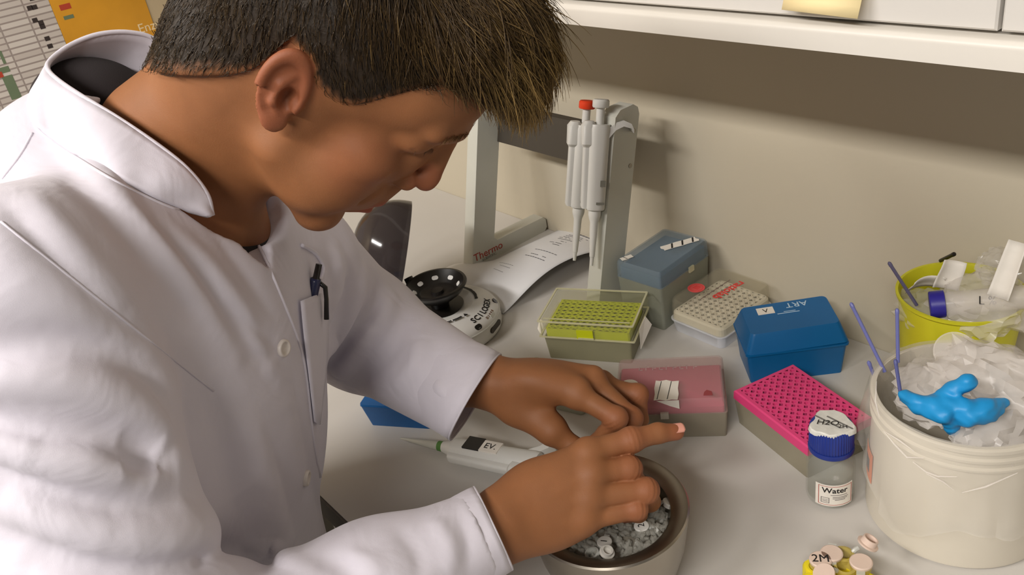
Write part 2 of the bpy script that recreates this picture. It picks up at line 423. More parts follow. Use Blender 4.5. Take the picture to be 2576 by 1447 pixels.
# round sticker near the left hand
g = G(); g.lathe([(.0, .0551), (.0105, .0551), (.0105, .0547), (.0, .0547)], 24, -.046, -.012); st = g.make('round_sticker', m_tape, lid, False)
[G().box(-.046-.006+k*.001, -.046+.006-k*.002, -.0105-k*.0022, -.0098-k*.0022, .0551, .0552).make('print_line', m_ink2, st, False) for k in range(2)]
g = G(); g.loft([[(.036,-d/2+.006,z),(.046,-d/2+.006,z),(.045,-d/2+.013,z),(.040,-d/2+.016,z),(.037,-d/2+.012,z)] for z in (.0546, .0549)]); g.make('red_fleck', M('red_fleck', (150, 66, 70), .5), lid, False)

# ---------------------------------------------------------------- lime tip box
W = D(30); w, d = .128, .086
t = thing('tip_box', 'clear-lidded tip box with lime green rack and centre tab', 'tip box', (-.7505, -.2015, BZ), W)
m_lime = M('lime_plastic', (196, 204, 22), 0.45, var=.04)
m_limeb = M('taupe_clear_base', (150, 146, 118), 0.4, clear=.15, var=.04)
m_clid = M('clear_lid_plastic', (222, 220, 190), 0.1, clear=.93, var=.02, spec=.7)
g = G(); rloft(g, [(w-.016, d-.010, .003, .0002), (w-.010, d-.006, .003, .034), (w-.013, d-.009, .003, .034), (w-.02, d-.014, .003, .002)], True, True); g.make('base', m_limeb, t)
g = G(); holed_plate(g, 12, 8, .0088, w-.016, d-.012, .046, r=.0022, depth=.006, seg=6)
rloft(g, [(w-.016, d-.012, .002, .030), (w-.016, d-.012, .002, .0459)], True, False, 1); g.make('rack', m_lime, t, False)
G().box(-.012, .010, -d/2-.0002, -d/2+.0030, .036, .050).make('rack_tab', m_lime, t, False)
lid = lid_shell(w, d, .036, .0605, .002, .001, .0016).make('lid', m_clid, t)
m_edgeg = M('clear_plastic_edge', (224, 220, 186), 0.2, clear=.35)
for z_, e_ in ((.0364, .001), (.0600, .0008)):
    g = G(); a = rrect(w+e_, d+e_, .002, z_-.0007); b = rrect(w+e_, d+e_, .002, z_+.0007); a2 = rrect(w-.004, d-.004, .002, z_-.0007); b2 = rrect(w-.004, d-.004, .002, z_+.0007)
    g.loft([a, b, b2, a2, a], False, False); g.make('lid_rim', m_edgeg, lid, False)
G().box(-w/2+.006, w/2-.006, -d/2+.007, -d/2+.0085, .0606, .0612).make('lid_ridge', m_edgeg, lid, False)
G().box(-.010, .011, -d/2-.0018, -d/2-.0002, .0375, .0392).make('latch', m_edgeg, lid, False)
o = add('side_tape', [(w/2+.001, -.020, .042), (w/2+.006, -.004, .052), (w/2+.012, .002, .036), (w/2+.0025, -.010, .018), (w/2+.0015, -.024, .014)], [(0, 1, 2, 3, 4)], m_tape, t); o.modifiers.new('t', 'SOLIDIFY').thickness = .0005
o = add('side_tape', [(-w/2-.001, -.022, .050), (-w/2-.006, -.020, .048), (-w/2-.009, -.024, .036), (-w/2-.002, -.030, .028), (-w/2-.001, -.024, .030)], [(0, 1, 2, 3, 4)], m_tape, t); o.modifiers.new('t', 'SOLIDIFY').thickness = .0005

# ---------------------------------------------------------------- blue-grey tall tip box at the wall
W = D(4.6); w, d = .076, .110
t = thing('tip_box', 'tall blue-grey translucent tip box against the wall with striped tape', 'tip box', (-.7400, -.0745, BZ), W)
m_bg = M('bluegrey_clear_plastic', (160, 176, 186), 0.35, clear=.74, var=.05)
m_bgin = M('slate_blue_rack', (84, 112, 138), 0.5, var=.05)
m_bgb = M('greygreen_clear_base', (150, 152, 138), 0.4, clear=.22, var=.05)
g = G(); rloft(g, [(w-.006, d-.006, .004, .0002), (w-.001, d-.001, .004, .066), (w-.004, d-.004, .004, .066), (w-.009, d-.009, .004, .002)], True, True); g.make('base', m_bgb, t)
g = G(); rloft(g, [(w-.008, d-.008, .003, .050), (w-.008, d-.008, .003, .081)], True, True); g.make('rack', m_bgin, t)
lid = lid_shell(w, d, .0662, .091, .004).make('lid', m_bg, t)
stripe_tape(lid, [(.006, -.002, .0912), (.030, .044, .0912), (.018, .050, .0912), (-.006, .004, .0912)], 'striped_tape')
o = stripe_tape(lid, [(-w/2+.004, -d/2+.006, .0912), (-w/2+.010, -d/2+.022, .0912), (-w/2+.018, -d/2+.019, .0912), (-w/2+.012, -d/2+.003, .0912)], 'white_label', ((.3, .4),))
G().box(w/2-.0005, w/2+.002, .006, .016, .062, .070).make('latch', m_edgeg, t, False)

# ---------------------------------------------------------------- white-and-clear box with red lettering
W = D(0); w, d = .089, .108
t = thing('tip_box', 'white tip box with clear lid printed in red', 'tip box', (-.6520, -.0640, BZ), W)
m_milk = M('milky_white_plastic', (214, 216, 222), 0.4, clear=.08, var=.02)
m_rackw = M('ivory_rack', (222, 216, 200), 0.5, var=.03)
g = G(); rloft(g, [(w-.008, d-.008, .008, .0002), (w-.002, d-.002, .010, .0165), (w+.001, d+.001, .010, .018), (w+.001, d+.001, .010, .0195), (w-.003, d-.003, .009, .0195)], True, True); g.make('base', m_milk, t)
g = G(); rloft(g, [(w-.004, d-.004, .009, .0197), (w-.005, d-.005, .009, .0285), (w-.009, d-.009, .008, .0305)], True, False)
holed_plate(g, 8, 10, .0092, w-.014, d-.014, .0312, r=.0029, depth=.003, seg=8)
rloft(g, [(w-.009, d-.009, .008, .0305), (w-.014, d-.014, .0005, .0312)], False, False); g.make('rack', m_rackw, t, False)
lid = lid_shell(w-.001, d-.001, .0198, .0500, .009, .003, .0013).make('lid', M('clear_lid_frost', (222, 216, 196), 0.2, clear=.91, var=.03), t)
text('red_lettering', 'ratiolab', .0175, m_redink, lid, frame((.008, .008, .0502), (-.10, -1, 0), (1, -.1, 0)), .0002, bold=.0003)
g = G(); g.lathe([(0, .0506), (.0115, .0506), (.0115, .0501), (0, .0501)], 28, -.030, -.012); bd = g.make('red_badge', M('badge_red', (222, 86, 84), .5), lid, False)
g = G(); g.lathe([(.0085, .0507), (.0092, .0507), (.0092, .0504), (.0085, .0504)], 28, -.030, -.012); g.make('badge_ring', m_redink, bd, False)
[G().box(-.034, -.026, -.0145+k*.003, -.0133+k*.003, .0506, .0508).make('badge_bar', m_redink, bd, False) for k in range(3)]
for k in range(3): G().box(-.006+k*.0012-.0016, -.005+k*.0012-.0016, -.030+k*.004, .030-k*.003, .0501, .0503).make('fine_print', M('fine_print_grey', (120, 96, 90), .6), lid, False) if k == 0 else None

# ---------------------------------------------------------------- blue tip box, lid ajar
W = D(49.5); w, d = .120, .076
t = thing('tip_box', 'opaque deep blue tip box with lid ajar behind the magenta rack', 'tip box', (0, 0, BZ), W)
u, v_ = V((math.cos(W), math.sin(W), 0)), V((-math.sin(W), math.cos(W), 0))
f0 = V((-.5395, -.1585, 0)); c = f0 + u*w/2 + v_*d/2; t.location = (c.x, c.y, BZ)
m_blue = M('deep_blue_plastic', (10, 98, 158), 0.35, var=.06, vscale=14, clear=.05)
g = G(); rloft(g, [(w-.012, d-.012, .004, .0002), (w-.004, d-.004, .005, .042), (w, d, .005, .0425), (w, d, .005, .045), (w-.006, d-.006, .004, .045), (w-.014, d-.014, .004, .003)], True, True); g.make('base', m_blue, t)
lid = lid_shell(w-.001, d-.001, .0, .024, .006, .014, .0018)
# the lid leans: hinge at the back right, front left edge raised a little
mt = Matrix.Translation((0, 0, .0468)) @ Matrix.Rotation(D(2.0), 4, 'X') @ Matrix.Rotation(D(-1.5), 4, 'Y')
lid.v = [tuple(mt @ V(p)) for p in lid.v]; lid = lid.make('lid', m_blue, t)
g = G(); rloft(g, [(w-.006, d-.006, .005, .0452), (w-.006, d-.006, .005, .050)], False, False); g.make('inner_rim', m_blue, t)
pz = mt @ V((-.020, .013, .0243))
lbl = G().box(-.034, -.014, .008, .022, .0241, .0245); lbl.v = [tuple(mt @ V(p)) for p in lbl.v]; lbl = lbl.make('white_label', m_tape, lid, False)
text('label_mark', 'V', .011, m_ink2, lbl, mt @ frame((-.024, .0145, .0246), (1, 0, 0), (0, 1, 0)), .0001)
text('white_lettering', 'ART', .014, M('print_pale_blue', (190, 214, 232), .5), lid, mt @ frame((.014, .020, .0242), (-1, 0, 0), (0, -1, 0)), .0001)
gg = G().box(-.012, .014, .0045, .0055, .0240, .0243).box(-.004, .010, .0075, .0083, .0240, .0243); gg.v = [tuple(mt @ V(p)) for p in gg.v]; gg.make('white_small_print', M('print_pale_blue', (190, 214, 232), .5), lid, False)

# ---------------------------------------------------------------- blue box half under the left sleeve
W = D(30); w, d = .085, .060
f0 = V(on_bench(935, 1070)); f1 = V(on_bench(1072, 1079)); W = math.atan2(f1.y-f0.y, f1.x-f0.x); w = (f1-f0).length + .006
u, v_ = V((math.cos(W), math.sin(W), 0)), V((-math.sin(W), math.cos(W), 0))
c = f0 + u*w/2 + v_*d/2
t = thing('tip_box', 'small bright blue box on the bench half under the left sleeve', 'tip box', (c.x, c.y, BZ), W)
m_blue2 = M('bright_blue_plastic', (8, 92, 158), 0.4, var=.05)
g = G(); rloft(g, [(w, d, .003, .0002), (w+.010, d+.012, .004, .034), (w+.007, d+.009, .004, .034), (w-.005, d-.004, .003, .003)], True, True); g.make('base', m_blue2, t)
g = G(); rloft(g, [(w+.011, d+.013, .004, .0342), (w+.010, d+.012, .004, .037)], True, True); g.make('lid', m_blue2, t)

# ---------------------------------------------------------------- loose frosted lid with tape in front of the lime box
pA = V(on_bench(1338, 893, .016)); pB = V(on_bench(1585, 948, .016)); W = math.atan2(pB.y-pA.y, pB.x-pA.x)
u, v_ = V((math.cos(W), math.sin(W), 0)), V((-math.sin(W), math.cos(W), 0)); w, d = .112, .072
c = pA + u*(w/2+.002) - v_*d/2
t = thing('loose_lid', 'frosted greenish box lid lying flat behind the left hand', 'lid', (c.x, c.y, BZ), W)
m_glid = M('greenish_frosted_lid', (206, 208, 188), 0.4, clear=.4, var=.03)
lid_shell(w, d, .0004, .016, .006).make('shell', m_glid, t)
p1 = V(on_bench(1322, 918, .0163)) - c; p2 = V(on_bench(1440, 948, .0163)) - c
RzI = Matrix.Rotation(-W, 4, 'Z'); p1 = RzI @ p1; p2 = RzI @ p2; p1.z = p2.z = .0163; ac = V((p2.y-p1.y, -(p2.x-p1.x), 0)).normalized()*.018
stripe_tape(t, [p1, p2, p2+ac, p1+ac], 'striped_tape')

# ---------------------------------------------------------------- mini centrifuge
cx, cy, cr = -.9600, -.3060, .084
t = thing('mini_centrifuge', 'round white mini centrifuge with black rotor and open smoky lid', 'centrifuge', (cx, cy, BZ))
g = G(); g.lathe([(cr-.006, .0003), (cr-.001, .002), (cr, .006), (cr-.001, .022), (cr-.004, .028), (cr-.012, .0325), (cr-.022, .0370), (cr-.034, .0405), (.048, .0415), (.044, .0400), (.040, .0385), (.0, .0385)], 64); g.make('housing', m_white, t)
g = G(); g.lathe([(cr-.0002, .0228), (cr-.0012, .0236), (cr-.0022, .0228)], 64); g.make('seam_ring', m_greywhite, t)
# rotor: dark well, hub, flared ring with slots
g = G(); g.lathe([(.0, .0390), (.033, .0390), (.034, .0400), (.031, .0402), (.0, .0402)], 40); g.make('rotor_well', m_black, t)
rt = G(); rt.lathe([(.0, .0405), (.013, .041), (.015, .050), (.024, .054), (.036, .063), (.0435, .0725), (.0450, .0750), (.0440, .0772), (.0405, .0775), (.036, .0730), (.026, .0640), (.0235, .0625), (.010, .0625), (.0085, .0665), (.0, .0670)], 56)
rot = rt.make('rotor', m_black, t)
for k in range(8):                          # added white plates for the pale housing seen through the rotor's slots
    a = 2*math.pi*(k+.3)/8; o_ = V((math.cos(a)*.0315, math.sin(a)*.0315, .0692)); nr = V((-math.cos(a)*.66, -math.sin(a)*.66, .75)); tg = V((-math.sin(a), math.cos(a), 0))
    mf = frame(o_, tg, nr.cross(tg)); g = G(); rloft(g, [(.0095, .0065, .003, -.001), (.0095, .0065, .003, .0006)]); g.v = [tuple(mf @ V(p)) for p in g.v]; g.make('slot_patch', m_white, rot)
# smoky lid: hinged dome standing open
m_lid = M('smoky_dome_plastic', (74, 66, 66), 0.12, clear=.34, var=.05, spec=.7, tint=.6)
g = G(); R_ = .078; prof = []
for k in range(13):
    a = math.pi/2*k/12; prof.append((R_*math.cos(a)**.85 if k < 12 else 0, .068*math.sin(a)))
prof = [(R_, -.010)] + prof
g.lathe(prof, 48); g.lathe([(r_*.975, z_*.97) for r_, z_ in prof], 48)
lid = g.make('lid', m_lid, t)
lc = V(at(1000, 634, 1.31)) - V((cx, cy, BZ))
camx, camy, camz = [V(r_) for r_ in RC]
ax = (-camx*.95 + camz*-.10 + V((0, 0, .16))).normalized()        # dome points to the left of the photo
lid.matrix_parent_inverse = Matrix.Identity(4)
m3 = ax.to_track_quat('Z', 'Y').to_matrix().to_4x4(); m3.translation = lc; lid.matrix_local = m3
hg = V((lc.x, lc.y, 0)).normalized()
G().tube([hg*.060+V((0, 0, .030)), hg*.078+V((0, 0, .040)), hg*.088+V((0, 0, .055))], .007, 10).make('hinge', m_black, t)
# lettering and vents, on the side towards the lime box
def dome_frame(ang, r_, z_, slope=35):
    """frame tangent to the sloping shoulder, text running around the rim"""
    o = V((math.cos(ang)*r_, math.sin(ang)*r_, z_)); tang = V((-math.sin(ang), math.cos(ang), 0))
    rad = V((math.cos(ang), math.sin(ang), 0)); up = -rad*math.cos(D(slope)) + V((0, 0, 1))*math.sin(D(slope))
    return frame(o, tang, up)
ang = math.atan2(on_bench(1210, 790, .03)[1]-cy, on_bench(1210, 790, .03)[0]-cx)
def arc_text(name, body, r0, z0, slope, size, mat, a_mid, da):
    for i, ch in enumerate(body):
        if ch == ' ': continue
        a = a_mid + (i-(len(body)-1)/2)*da
        text(name, ch, size, mat, t, dome_frame(a, r0, z0, slope), .0002, bold=.0002)
arc_text('brand_letter', 'SCILOGEX', cr-.0165, .0352, 24, .0125, m_ink2, ang+.02, .118)
arc_text('model_letter', 'D1008', cr-.0075, .0306, 36, .0052, M('print_brown', (120, 92, 70), .6), ang+.00, .062)
def arc_print(name, a0, a1, r_, z_, w_, h_, n, gap):
    g = G()
    for k in range(n):
        if rnd.random() < gap: continue
        mf = dome_frame(a0+(a1-a0)*k/(n-1), r_, z_, 5); b_ = G().box(-w_/2, w_/2, -h_/2*(.6+.4*rnd.random()), h_/2, -.0003, .0003); g.put([mf @ V(p) for p in b_.v], b_.f)
    return g.make(name, m_ink2, t, False)
arc_print('warning_print', ang-1.5, ang-.55, .0535, .0418, .0016, .0034, 26, .12)
arc_print('notice_band', ang+.45, ang+1.5, .0525, .0420, .0030, .0046, 24, .0)
mf = dome_frame(ang-.42, .0535, .0418, 5); g = G(); g.loft([[mf @ V((-.003, -.0025, z_)), mf @ V((.003, -.0025, z_)), mf @ V((0, .003, z_))] for z_ in (-.0003, .0004)]); g.make('warning_triangle', m_ink2, t, False)
def plate(name, a, r_, z_, slope, w_, h_, mat):
    mf = dome_frame(a, r_, z_, slope); g = G(); rloft(g, [(w_, h_, min(w_, h_)*.45, -.002), (w_, h_, min(w_, h_)*.45, .0006)]); g.v = [tuple(mf @ V(p)) for p in g.v]
    return g.make(name, mat, t)
plate('vent', ang+.50, cr-.006, .0292, 48, .011, .008, m_black); plate('vent', ang-.42, cr-.006, .0292, 48, .011, .008, m_black)
plate('button', ang+.02, cr-.005, .0285, 52, .012, .005, m_greywhite)
plate('slot', ang-.05, cr-.0002, .0135, 88, .030, .008, m_darkslate)

# ---------------------------------------------------------------- pipette stand
m_stand = M('pipette_stand_plastic', (200, 200, 190), 0.42, var=.015)
t = thing('pipette_stand', 'grey-white two-legged pipette stand with dark crossbar by the wall', 'stand', (-.9600, -.08, BZ))
def stand_leg(x, label):
    # L-shaped side frame: foot towards the wall, post leaning back
    prof = [(-.090, .000), (.072, .000), (.078, .006), (.078, .020), (.072, .026), (-.030, .028), (-.036, .034), (.0315, .269), (.030, .279), (.022, .285), (-.002, .285), (-.0125, .278)]
    g = G(); g.loft([[(x+e, y*sc+0, z) for y, z in prof] for e, sc in ((-.0125, .985), (-.0105, 1), (.0105, 1), (.0125, .985))])
    return g.make('side_frame', m_stand, t)
XL, XR = -1.085+.96, -.797+.96
sl = stand_leg(XL, 'left'); sr = stand_leg(XR, 'right')
def lean(z): return -.032 + (z-.034)*(.054/.188)
g = G(); zt, zb = .243, .188
g.loft([[(x, lean(zb)+.004, zb), (x, lean(zb)-.008, zb), (x, lean(zt)-.008, zt), (x, lean(zt)+.004, zt)] for x in (XL+.011, XR-.011)]); g.make('crossbar', m_darkslate, t, False)
for zz in (.250, .205):
    g = G(); g.lathe([(0, .0006), (.0032, .0006), (.0032, -.001), (0, -.001)], 12); mf = frame((XR+.0126, lean(zz)-.012, zz), (0, 1, 0), (0, 0, 1)); g.v = [tuple(mf @ V(p)) for p in g.v]; g.make('screw', m_steel, sr, False)
text('red_lettering', 'Thermo', .0185, M('print_dark_red', (176, 70, 58), .5), sl, frame((XL+.0128, -.052, .016), (0, 1, 0), (0, 0, 1)), .0002)
text('small_lettering', 'SCIENTIFIC', .006, M('print_grey', (150, 146, 138), .5), sl, frame((XL+.0128, -.052, .0065), (0, 1, 0), (0, 0, 1)), .0002)

# ---------------------------------------------------------------- hanging pipettes
m_pip = M('pipette_white', (214, 213, 208), 0.35, var=.01)
m_lcd = M('pipette_window', (120, 118, 108), 0.3)
def pipette(name, label, cat, cap_mat, group=None):
    """stands along local +Z, tip at 0, plunger on top; front (scale) towards -Y, hook towards +Y"""
    t = thing(name, label, cat, (0, 0, 0), 0, group)
    g = G(); g.lathe([(.0, 0), (.0022, 0), (.0030, .012), (.0036, .0125), (.0052, .045), (.0056, .060), (.0075, .066), (.0085, .070), (.0085, .076), (.006, .078), (0, .078)], 20); g.make('tip_cone', m_pip, t)
    g = G(); rloft(g, [(.024, .022, .009, .0775), (.026, .024, .010, .080), (.027, .025, .010, .150), (.028, .027, .010, .185), (.026, .026, .010, .190)], True, True); b = g.make('handle_body', m_pip, t)
    g = G(); rloft(g, [(.012, .012, .004, .079, -.012, 0), (.013, .012, .004, .082, -.013, 0), (.013, .012, .004, .160, -.014, 0), (.018, .020, .005, .164, -.014, 0), (.018, .020, .006, .188, -.015, 0), (.012, .014, .005, .194, -.014, 0)], True, True); g.make('tip_ejector', m_pip, t)
    g = G(); 
    path = [(.010, 0, .180), (.020, 0, .190), (.030, 0, .1935), (.040, 0, .190), (.044, 0, .183)]
    secs = []
    for i, (x, y, z) in enumerate(path):
        q = (.009, .0065, .005, .004, .003)[i]; secs.append([(x, -.010, z-q), (x, .010, z-q), (x, .009, z+q*.5), (x, -.009, z+q*.5)])
    g.loft(secs); g.make('finger_hook', m_pip, t)
    g = G(); g.lathe([(.0055, .188), (.0055, .2115), (.0, .2115)], 16); g.make('plunger_rod', m_pip, t)
    g = G(); g.lathe([(.0, .2110), (.0100, .2110), (.0110, .2125), (.0110, .2195), (.0095, .2215), (.0, .2220)], 20); g.make('plunger_button', cap_mat, t)
    G().box(.003, .010, -.0136, -.0120, .110, .118).make('print_mark', m_lcd, t, False); 
    g = G(); g.box(-.001, .010, -.0133, -.0124, .086, .089); g.make('print_line', m_lcd, t, False)
    return t
m_orange = M('orange_red_cap', (226, 64, 26), 0.4, var=.03)
def hang(t, tip, top, roll, scale=1.0):
    z = (V(top)-V(tip)).normalized(); x = V(roll); x = (x - z*x.dot(z)).normalized(); y = z.cross(x)
    m_ = Matrix.Identity(4)
    for i in range(3): m_[i][0] = x[i]*scale; m_[i][1] = y[i]*scale; m_[i][2] = z[i]*scale; m_[i][3] = tip[i]
    t.matrix_world = m_
def wall_pt(px, py, y):
    rr = RC.T @ np.array([(px - 1288) / FPX, (py - 723.5) / FPX, 1.0]); return CAM + rr * ((y - CAM[1]) / rr[1])
p1 = pipette('pipette', 'hanging white pipette with orange-red plunger cap on the stand', 'pipette', m_orange, 'pipettes on the stand')
p2 = pipette('pipette', 'hanging white pipette with white plunger cap on the stand', 'pipette', m_pip, 'pipettes on the stand')
hang(p1, wall_pt(1445, 655, -.150), wall_pt(1479, 240, -.088), (.55, .83, 0), 1.0)
hang(p2, wall_pt(1488, 668, -.158), wall_pt(1512, 258, -.096), (.55, .83, 0), 1.0)

# ---------------------------------------------------------------- pipette lying on the bench
tip = V(on_bench(1008, 1103, .0075)); b1 = V(on_bench(1400, 1180, .0168))
t = pipette('pipette', 'white pipette with green ring lying on the bench by the forearm', 'pipette', m_pip)
for ch in list(t.children):
    if ch.name.split('.')[0] in ('tip_cone', 'print_mark', 'print_line'): bpy.data.objects.remove(ch, do_unlink=True)
m_ftip = M('frosted_tip', (206, 206, 196), 0.35, clear=.2, var=.02)
g = G(); g.lathe([(.0, 0), (.0012, 0), (.0022, .012), (.0050, .045), (.0056, .052), (.0058, .056)], 18); g.lathe([(.0, .056), (.0062, .056), (.0064, .0615), (.0, .0615)], 18)
g.v = [tuple(p) for p in g.v]; g = G(); g.lathe([(.0, 0), (.0012, 0), (.0022, .012), (.0052, .045), (.0056, .056), (.0, .056)], 18); g.make('pipette_tip', m_ftip, t)
g = G(); g.lathe([(.0, .056), (.0060, .056), (.0062, .0625), (.0, .0625)], 18); g.make('green_ring', M('green_ring', (84, 130, 62), .5), t)
g = G(); g.lathe([(.0, .0625), (.0064, .0625), (.0095, .074), (.0110, .0785), (.0, .0785)], 18); g.make('tip_cone', m_pip, t)
G().box(-.0075, .012, .0112, .0134, .096, .118).make('dark_label', m_black, t, False)
nl_ = G().box(-.0075, .010, .0112, .0135, .1185, .142).make('name_label', m_tape, t, False)
text('handwriting', 'EV.', .012, m_ink2, nl_, frame((.001, .0138, .130), (0, 0, 1), (1, 0, 0)), .0001)
ax = (b1 - tip).normalized()
hang(t, tip, tip + ax, V((-ax.y, ax.x, .02)), 1.0)

# ---------------------------------------------------------------- printed sheet, curling over the stand's foot
m_paper = M('printer_paper', (226, 226, 228), 0.6, var=.01)
NU, NV = 26, 18
P00 = V(on_bench(1266, 790, .001)); P10 = V(on_bench(1545, 606, .0)); P10 = V((-.905, -.030, BZ+.012))
vs_, fs, uvh = [], [], []
Lu, Lv = .262, .205
eu = V((P10.x-P00.x, P10.y-P00.y, 0)).normalized(); ev = V((-eu.y, eu.x, 0))
def sheet(u, v):
    """u: along the right edge from the front corner to the wall, v: across to the left"""
    sm_ = min(1, max(0, (u-.12)/.25)); sm_ = sm_*sm_*(3-2*sm_)
    x = P00 + eu*Lu*u*0.93 + ev*Lv*v*(.95-.24*sm_)
    rise = .034*math.sin(math.pi*min(1, u*1.02))**1.2*(1-.92*v)
    rise += .004*math.sin(math.pi*v)*u
    rise += .012*math.sin(math.pi*v)*(1-u)**.5*u**.3
    rise += .0025*math.sin(3.2*math.pi*u+2*v)*u*(1-v)+.0025*u
    return V((x.x, x.y, BZ+.0012+rise))
for i in range(NU+1):
    for j in range(NV+1): vs_.append(sheet(i/NU, j/NV))
for i in range(NU):
    for j in range(NV): a = i*(NV+1)+j; fs.append((a, a+1, a+NV+2, a+NV+1))
sh = add('printed_sheet', vs_, fs, m_paper, None, True); sh.modifiers.new('thickness', 'SOLIDIFY').thickness = .0003
tag(sh, 'curled white printed sheet between the centrifuge and the stand', 'paper')
m_type = M('printed_text', (96, 94, 98), 0.7)
g = G()
def line_strip(u, v0, v1, wd):
    k = 8
    for q in range(k):
        a = v0+(v1-v0)*q/k; b = v0+(v1-v0)*(q+.8)/k
        if rnd.random() < .12: continue
        up = V((0, 0, .0006)); g.put([sheet(u, a)+up, sheet(u, b)+up, sheet(u+wd, b)+up, sheet(u+wd, a)+up], [(0, 1, 2, 3)])
for u, v0, v1, wd in [(.90, .30, .72, .016), (.855, .35, .70, .007), (.83, .40, .70, .007), (.80, .36, .68, .007), (.775, .42, .70, .007), (.745, .40, .66, .007), (.70, .40, .52, .007), (.66, .4, .62, .007), (.63, .38, .5, .007), (.52, .18, .58, .006), (.46, .24, .52, .006), (.43, .20, .56, .006), (.30, .45, .75, .003), (.27, .42, .6, .003), (.22, .40, .55, .003)]:
    line_strip(u, v0, v1, wd)
o = g.make('print_lines', m_type, sh, False); tag(o, kind='stuff')
# ================================================================ ice bowl, bottle, bins
from mathutils import noise as mnoise
m_ss = M('bowl_steel', (168, 160, 148), 0.28, metal=1.0, var=.02, aniso=.4)
m_ss_in = M('bowl_steel_inside', (150, 142, 128), 0.36, metal=1.0, var=.03)
IB = V(on_bench(1527, 1274, .084)); IB.z = BZ; IR = .0735
bowl = thing('ice_bowl', 'round brushed steel ice bowl under the hands', 'bowl', tuple(IB))
g = G(); g.lathe([(0, .0003), (.046, .0003), (.052, .003), (.060, .014), (.0675, .040), (.0715, .066), (IR, .080), (IR+.0006, .0825), (IR-.0008, .0842)], 72); g.make('outer_wall', m_ss, bowl)
g = G(); g.lathe([(IR-.0008, .0842), (IR-.003, .0842), (.0590, .0800), (.0570, .078), (.0560, .070), (.052, .045), (.040, .030), (0, .026)], 72); g.make('rim', m_ss_in, bowl)
# crushed ice: uncountable
m_ice = M('crushed_ice', (196, 194, 184), 0.15, clear=.62, var=.10, vscale=120, spec=.7)
m_slush = M('ice_melt', (138, 132, 120), 0.2, var=.2, vscale=60, bump=.8, bscale=150)
g = G(); 
ico = bmesh.new(); bmesh.ops.create_icosphere(ico, subdivisions=1, radius=1); icov = [v.co.copy() for v in ico.verts]; icof = [tuple(v.index for v in f.verts) for f in ico.faces]; ico.free()
for k in range(420):
    a = rnd.random()*6.283; r_ = .0535*math.sqrt(rnd.random()); s_ = .0022+.0034*rnd.random()
    e = Matrix.Rotation(rnd.random()*3, 3, V((rnd.random()-.5, rnd.random()-.5, rnd.random()-.5)).normalized())
    z0 = .0590+.004*rnd.random()+.003*math.sin(a*3)*r_/.05
    vv = [e @ V((p.x*s_*(1+.5*rnd.random()), p.y*s_*.8, p.z*s_*.65)) + V((r_*math.cos(a), r_*math.sin(a), z0)) for p in icov]
    g.put(vv, icof)
o = g.make('ice', m_ice, bowl, False); tag(o, 'crushed ice with melt water', kind='stuff')
g = G(); g.lathe([(0, .0575), (.03, .058), (.0560, .0575), (.052, .046)], 48); g.make('melt_water', m_slush, bowl)

# ---------------------------------------------------------------- small reaction tubes
m_tubep = M('tube_plastic', (214, 214, 206), 0.22, clear=.45, var=.03)
m_tubew = M('tube_lid_white', (232, 230, 224), 0.45, var=.02)
m_tubelid = M('tube_lid_frosted', (220, 216, 208), 0.4, clear=.22, var=.03)
def microtube(name, label, pos, axis, lid='closed', mark=None, lid_mat=None, group=None, spin=0.0, length=.036, body=None, scale=1.0):
    t = thing(name, label, 'tube', tuple(pos), 0, group); z = V(axis).normalized()
    x = V((math.cos(spin), math.sin(spin), 0)); x = (x-z*x.dot(z)).normalized(); y = z.cross(x)
    m_ = Matrix.Identity(4)
    for i in range(3): m_[i][0] = x[i]; m_[i][1] = y[i]; m_[i][2] = z[i]; m_[i][3] = pos[i]
    t.matrix_world = m_ @ Matrix.Scale(scale, 4)
    L_ = length
    g = G(); g.lathe([(0, -L_), (.0018, -L_+.0003), (.0026, -L_+.002), (.0049, -L_*.48), (.0052, -.004), (.0064, -.0035), (.0066, -.0005), (.0050, 0), (.0046, -.003), (.0040, -L_*.5), (.0015, -L_+.003)], 20); g.make('tube_body', body or m_tubep, t)
    lm = lid_mat or m_tubelid
    if lid == 'closed':
        g = G(); g.lathe([(.0066, -.0003), (.0069, .0003), (.0069, .0016), (.0062, .0022), (0, .0022)], 24); l_ = g.make('lid', lm, t)
        G().box(.0064, .0092, -.0025, .0025, -.0012, .0006).make('hinge', m_tubep, t, False)
        if mark: text('handwriting', mark, .0085, m_ink2, l_, frame((0, 0, .00235), (1, 0, 0), (0, 1, 0)), .0001)
    else:
        g = G(); g.lathe([(0, 0), (.0066, 0), (.0068, .0012), (.0052, .0014), (.0048, .0052), (.0040, .0052), (.0038, .0014), (0, .0012)], 22)
        q = Matrix.Translation((.0158, 0, .0022)) @ Matrix.Rotation(D(lid if isinstance(lid, (int, float)) else 30), 4, 'Y'); g.v = [tuple(q @ V(v)) for v in g.v]; g.make('lid', lm, t)
        G().tube([(.0062, 0, -.001), (.0082, 0, .0008), (.0100, 0, .0015)], .0016, 8).make('hinge', m_tubep, t)
    return t
def icept(px, py, h): return V(on_bench(px, py, h))
toc = (V(CAM)-IB).normalized()
microtube('reaction_tube', 'tube in the ice with a white lid marked 2', icept(1614, 1326, .066), V((.02, -.05, 1)), 'closed', '2', m_tubew, 'tubes standing in the ice', D(140), .03)
microtube('reaction_tube', 'frosted tube in the ice with a lid marked 1, nearest the wrist', icept(1521, 1366, .067), V((-.05, -.05, 1)), 'closed', '1', None, 'tubes standing in the ice', D(120), .03)
microtube('reaction_tube', 'open frosted tube leaning at the right side of the ice', icept(1645, 1262, .071), V((-.25, .35, 1)), 200, None, None, 'tubes standing in the ice', D(20), .03)
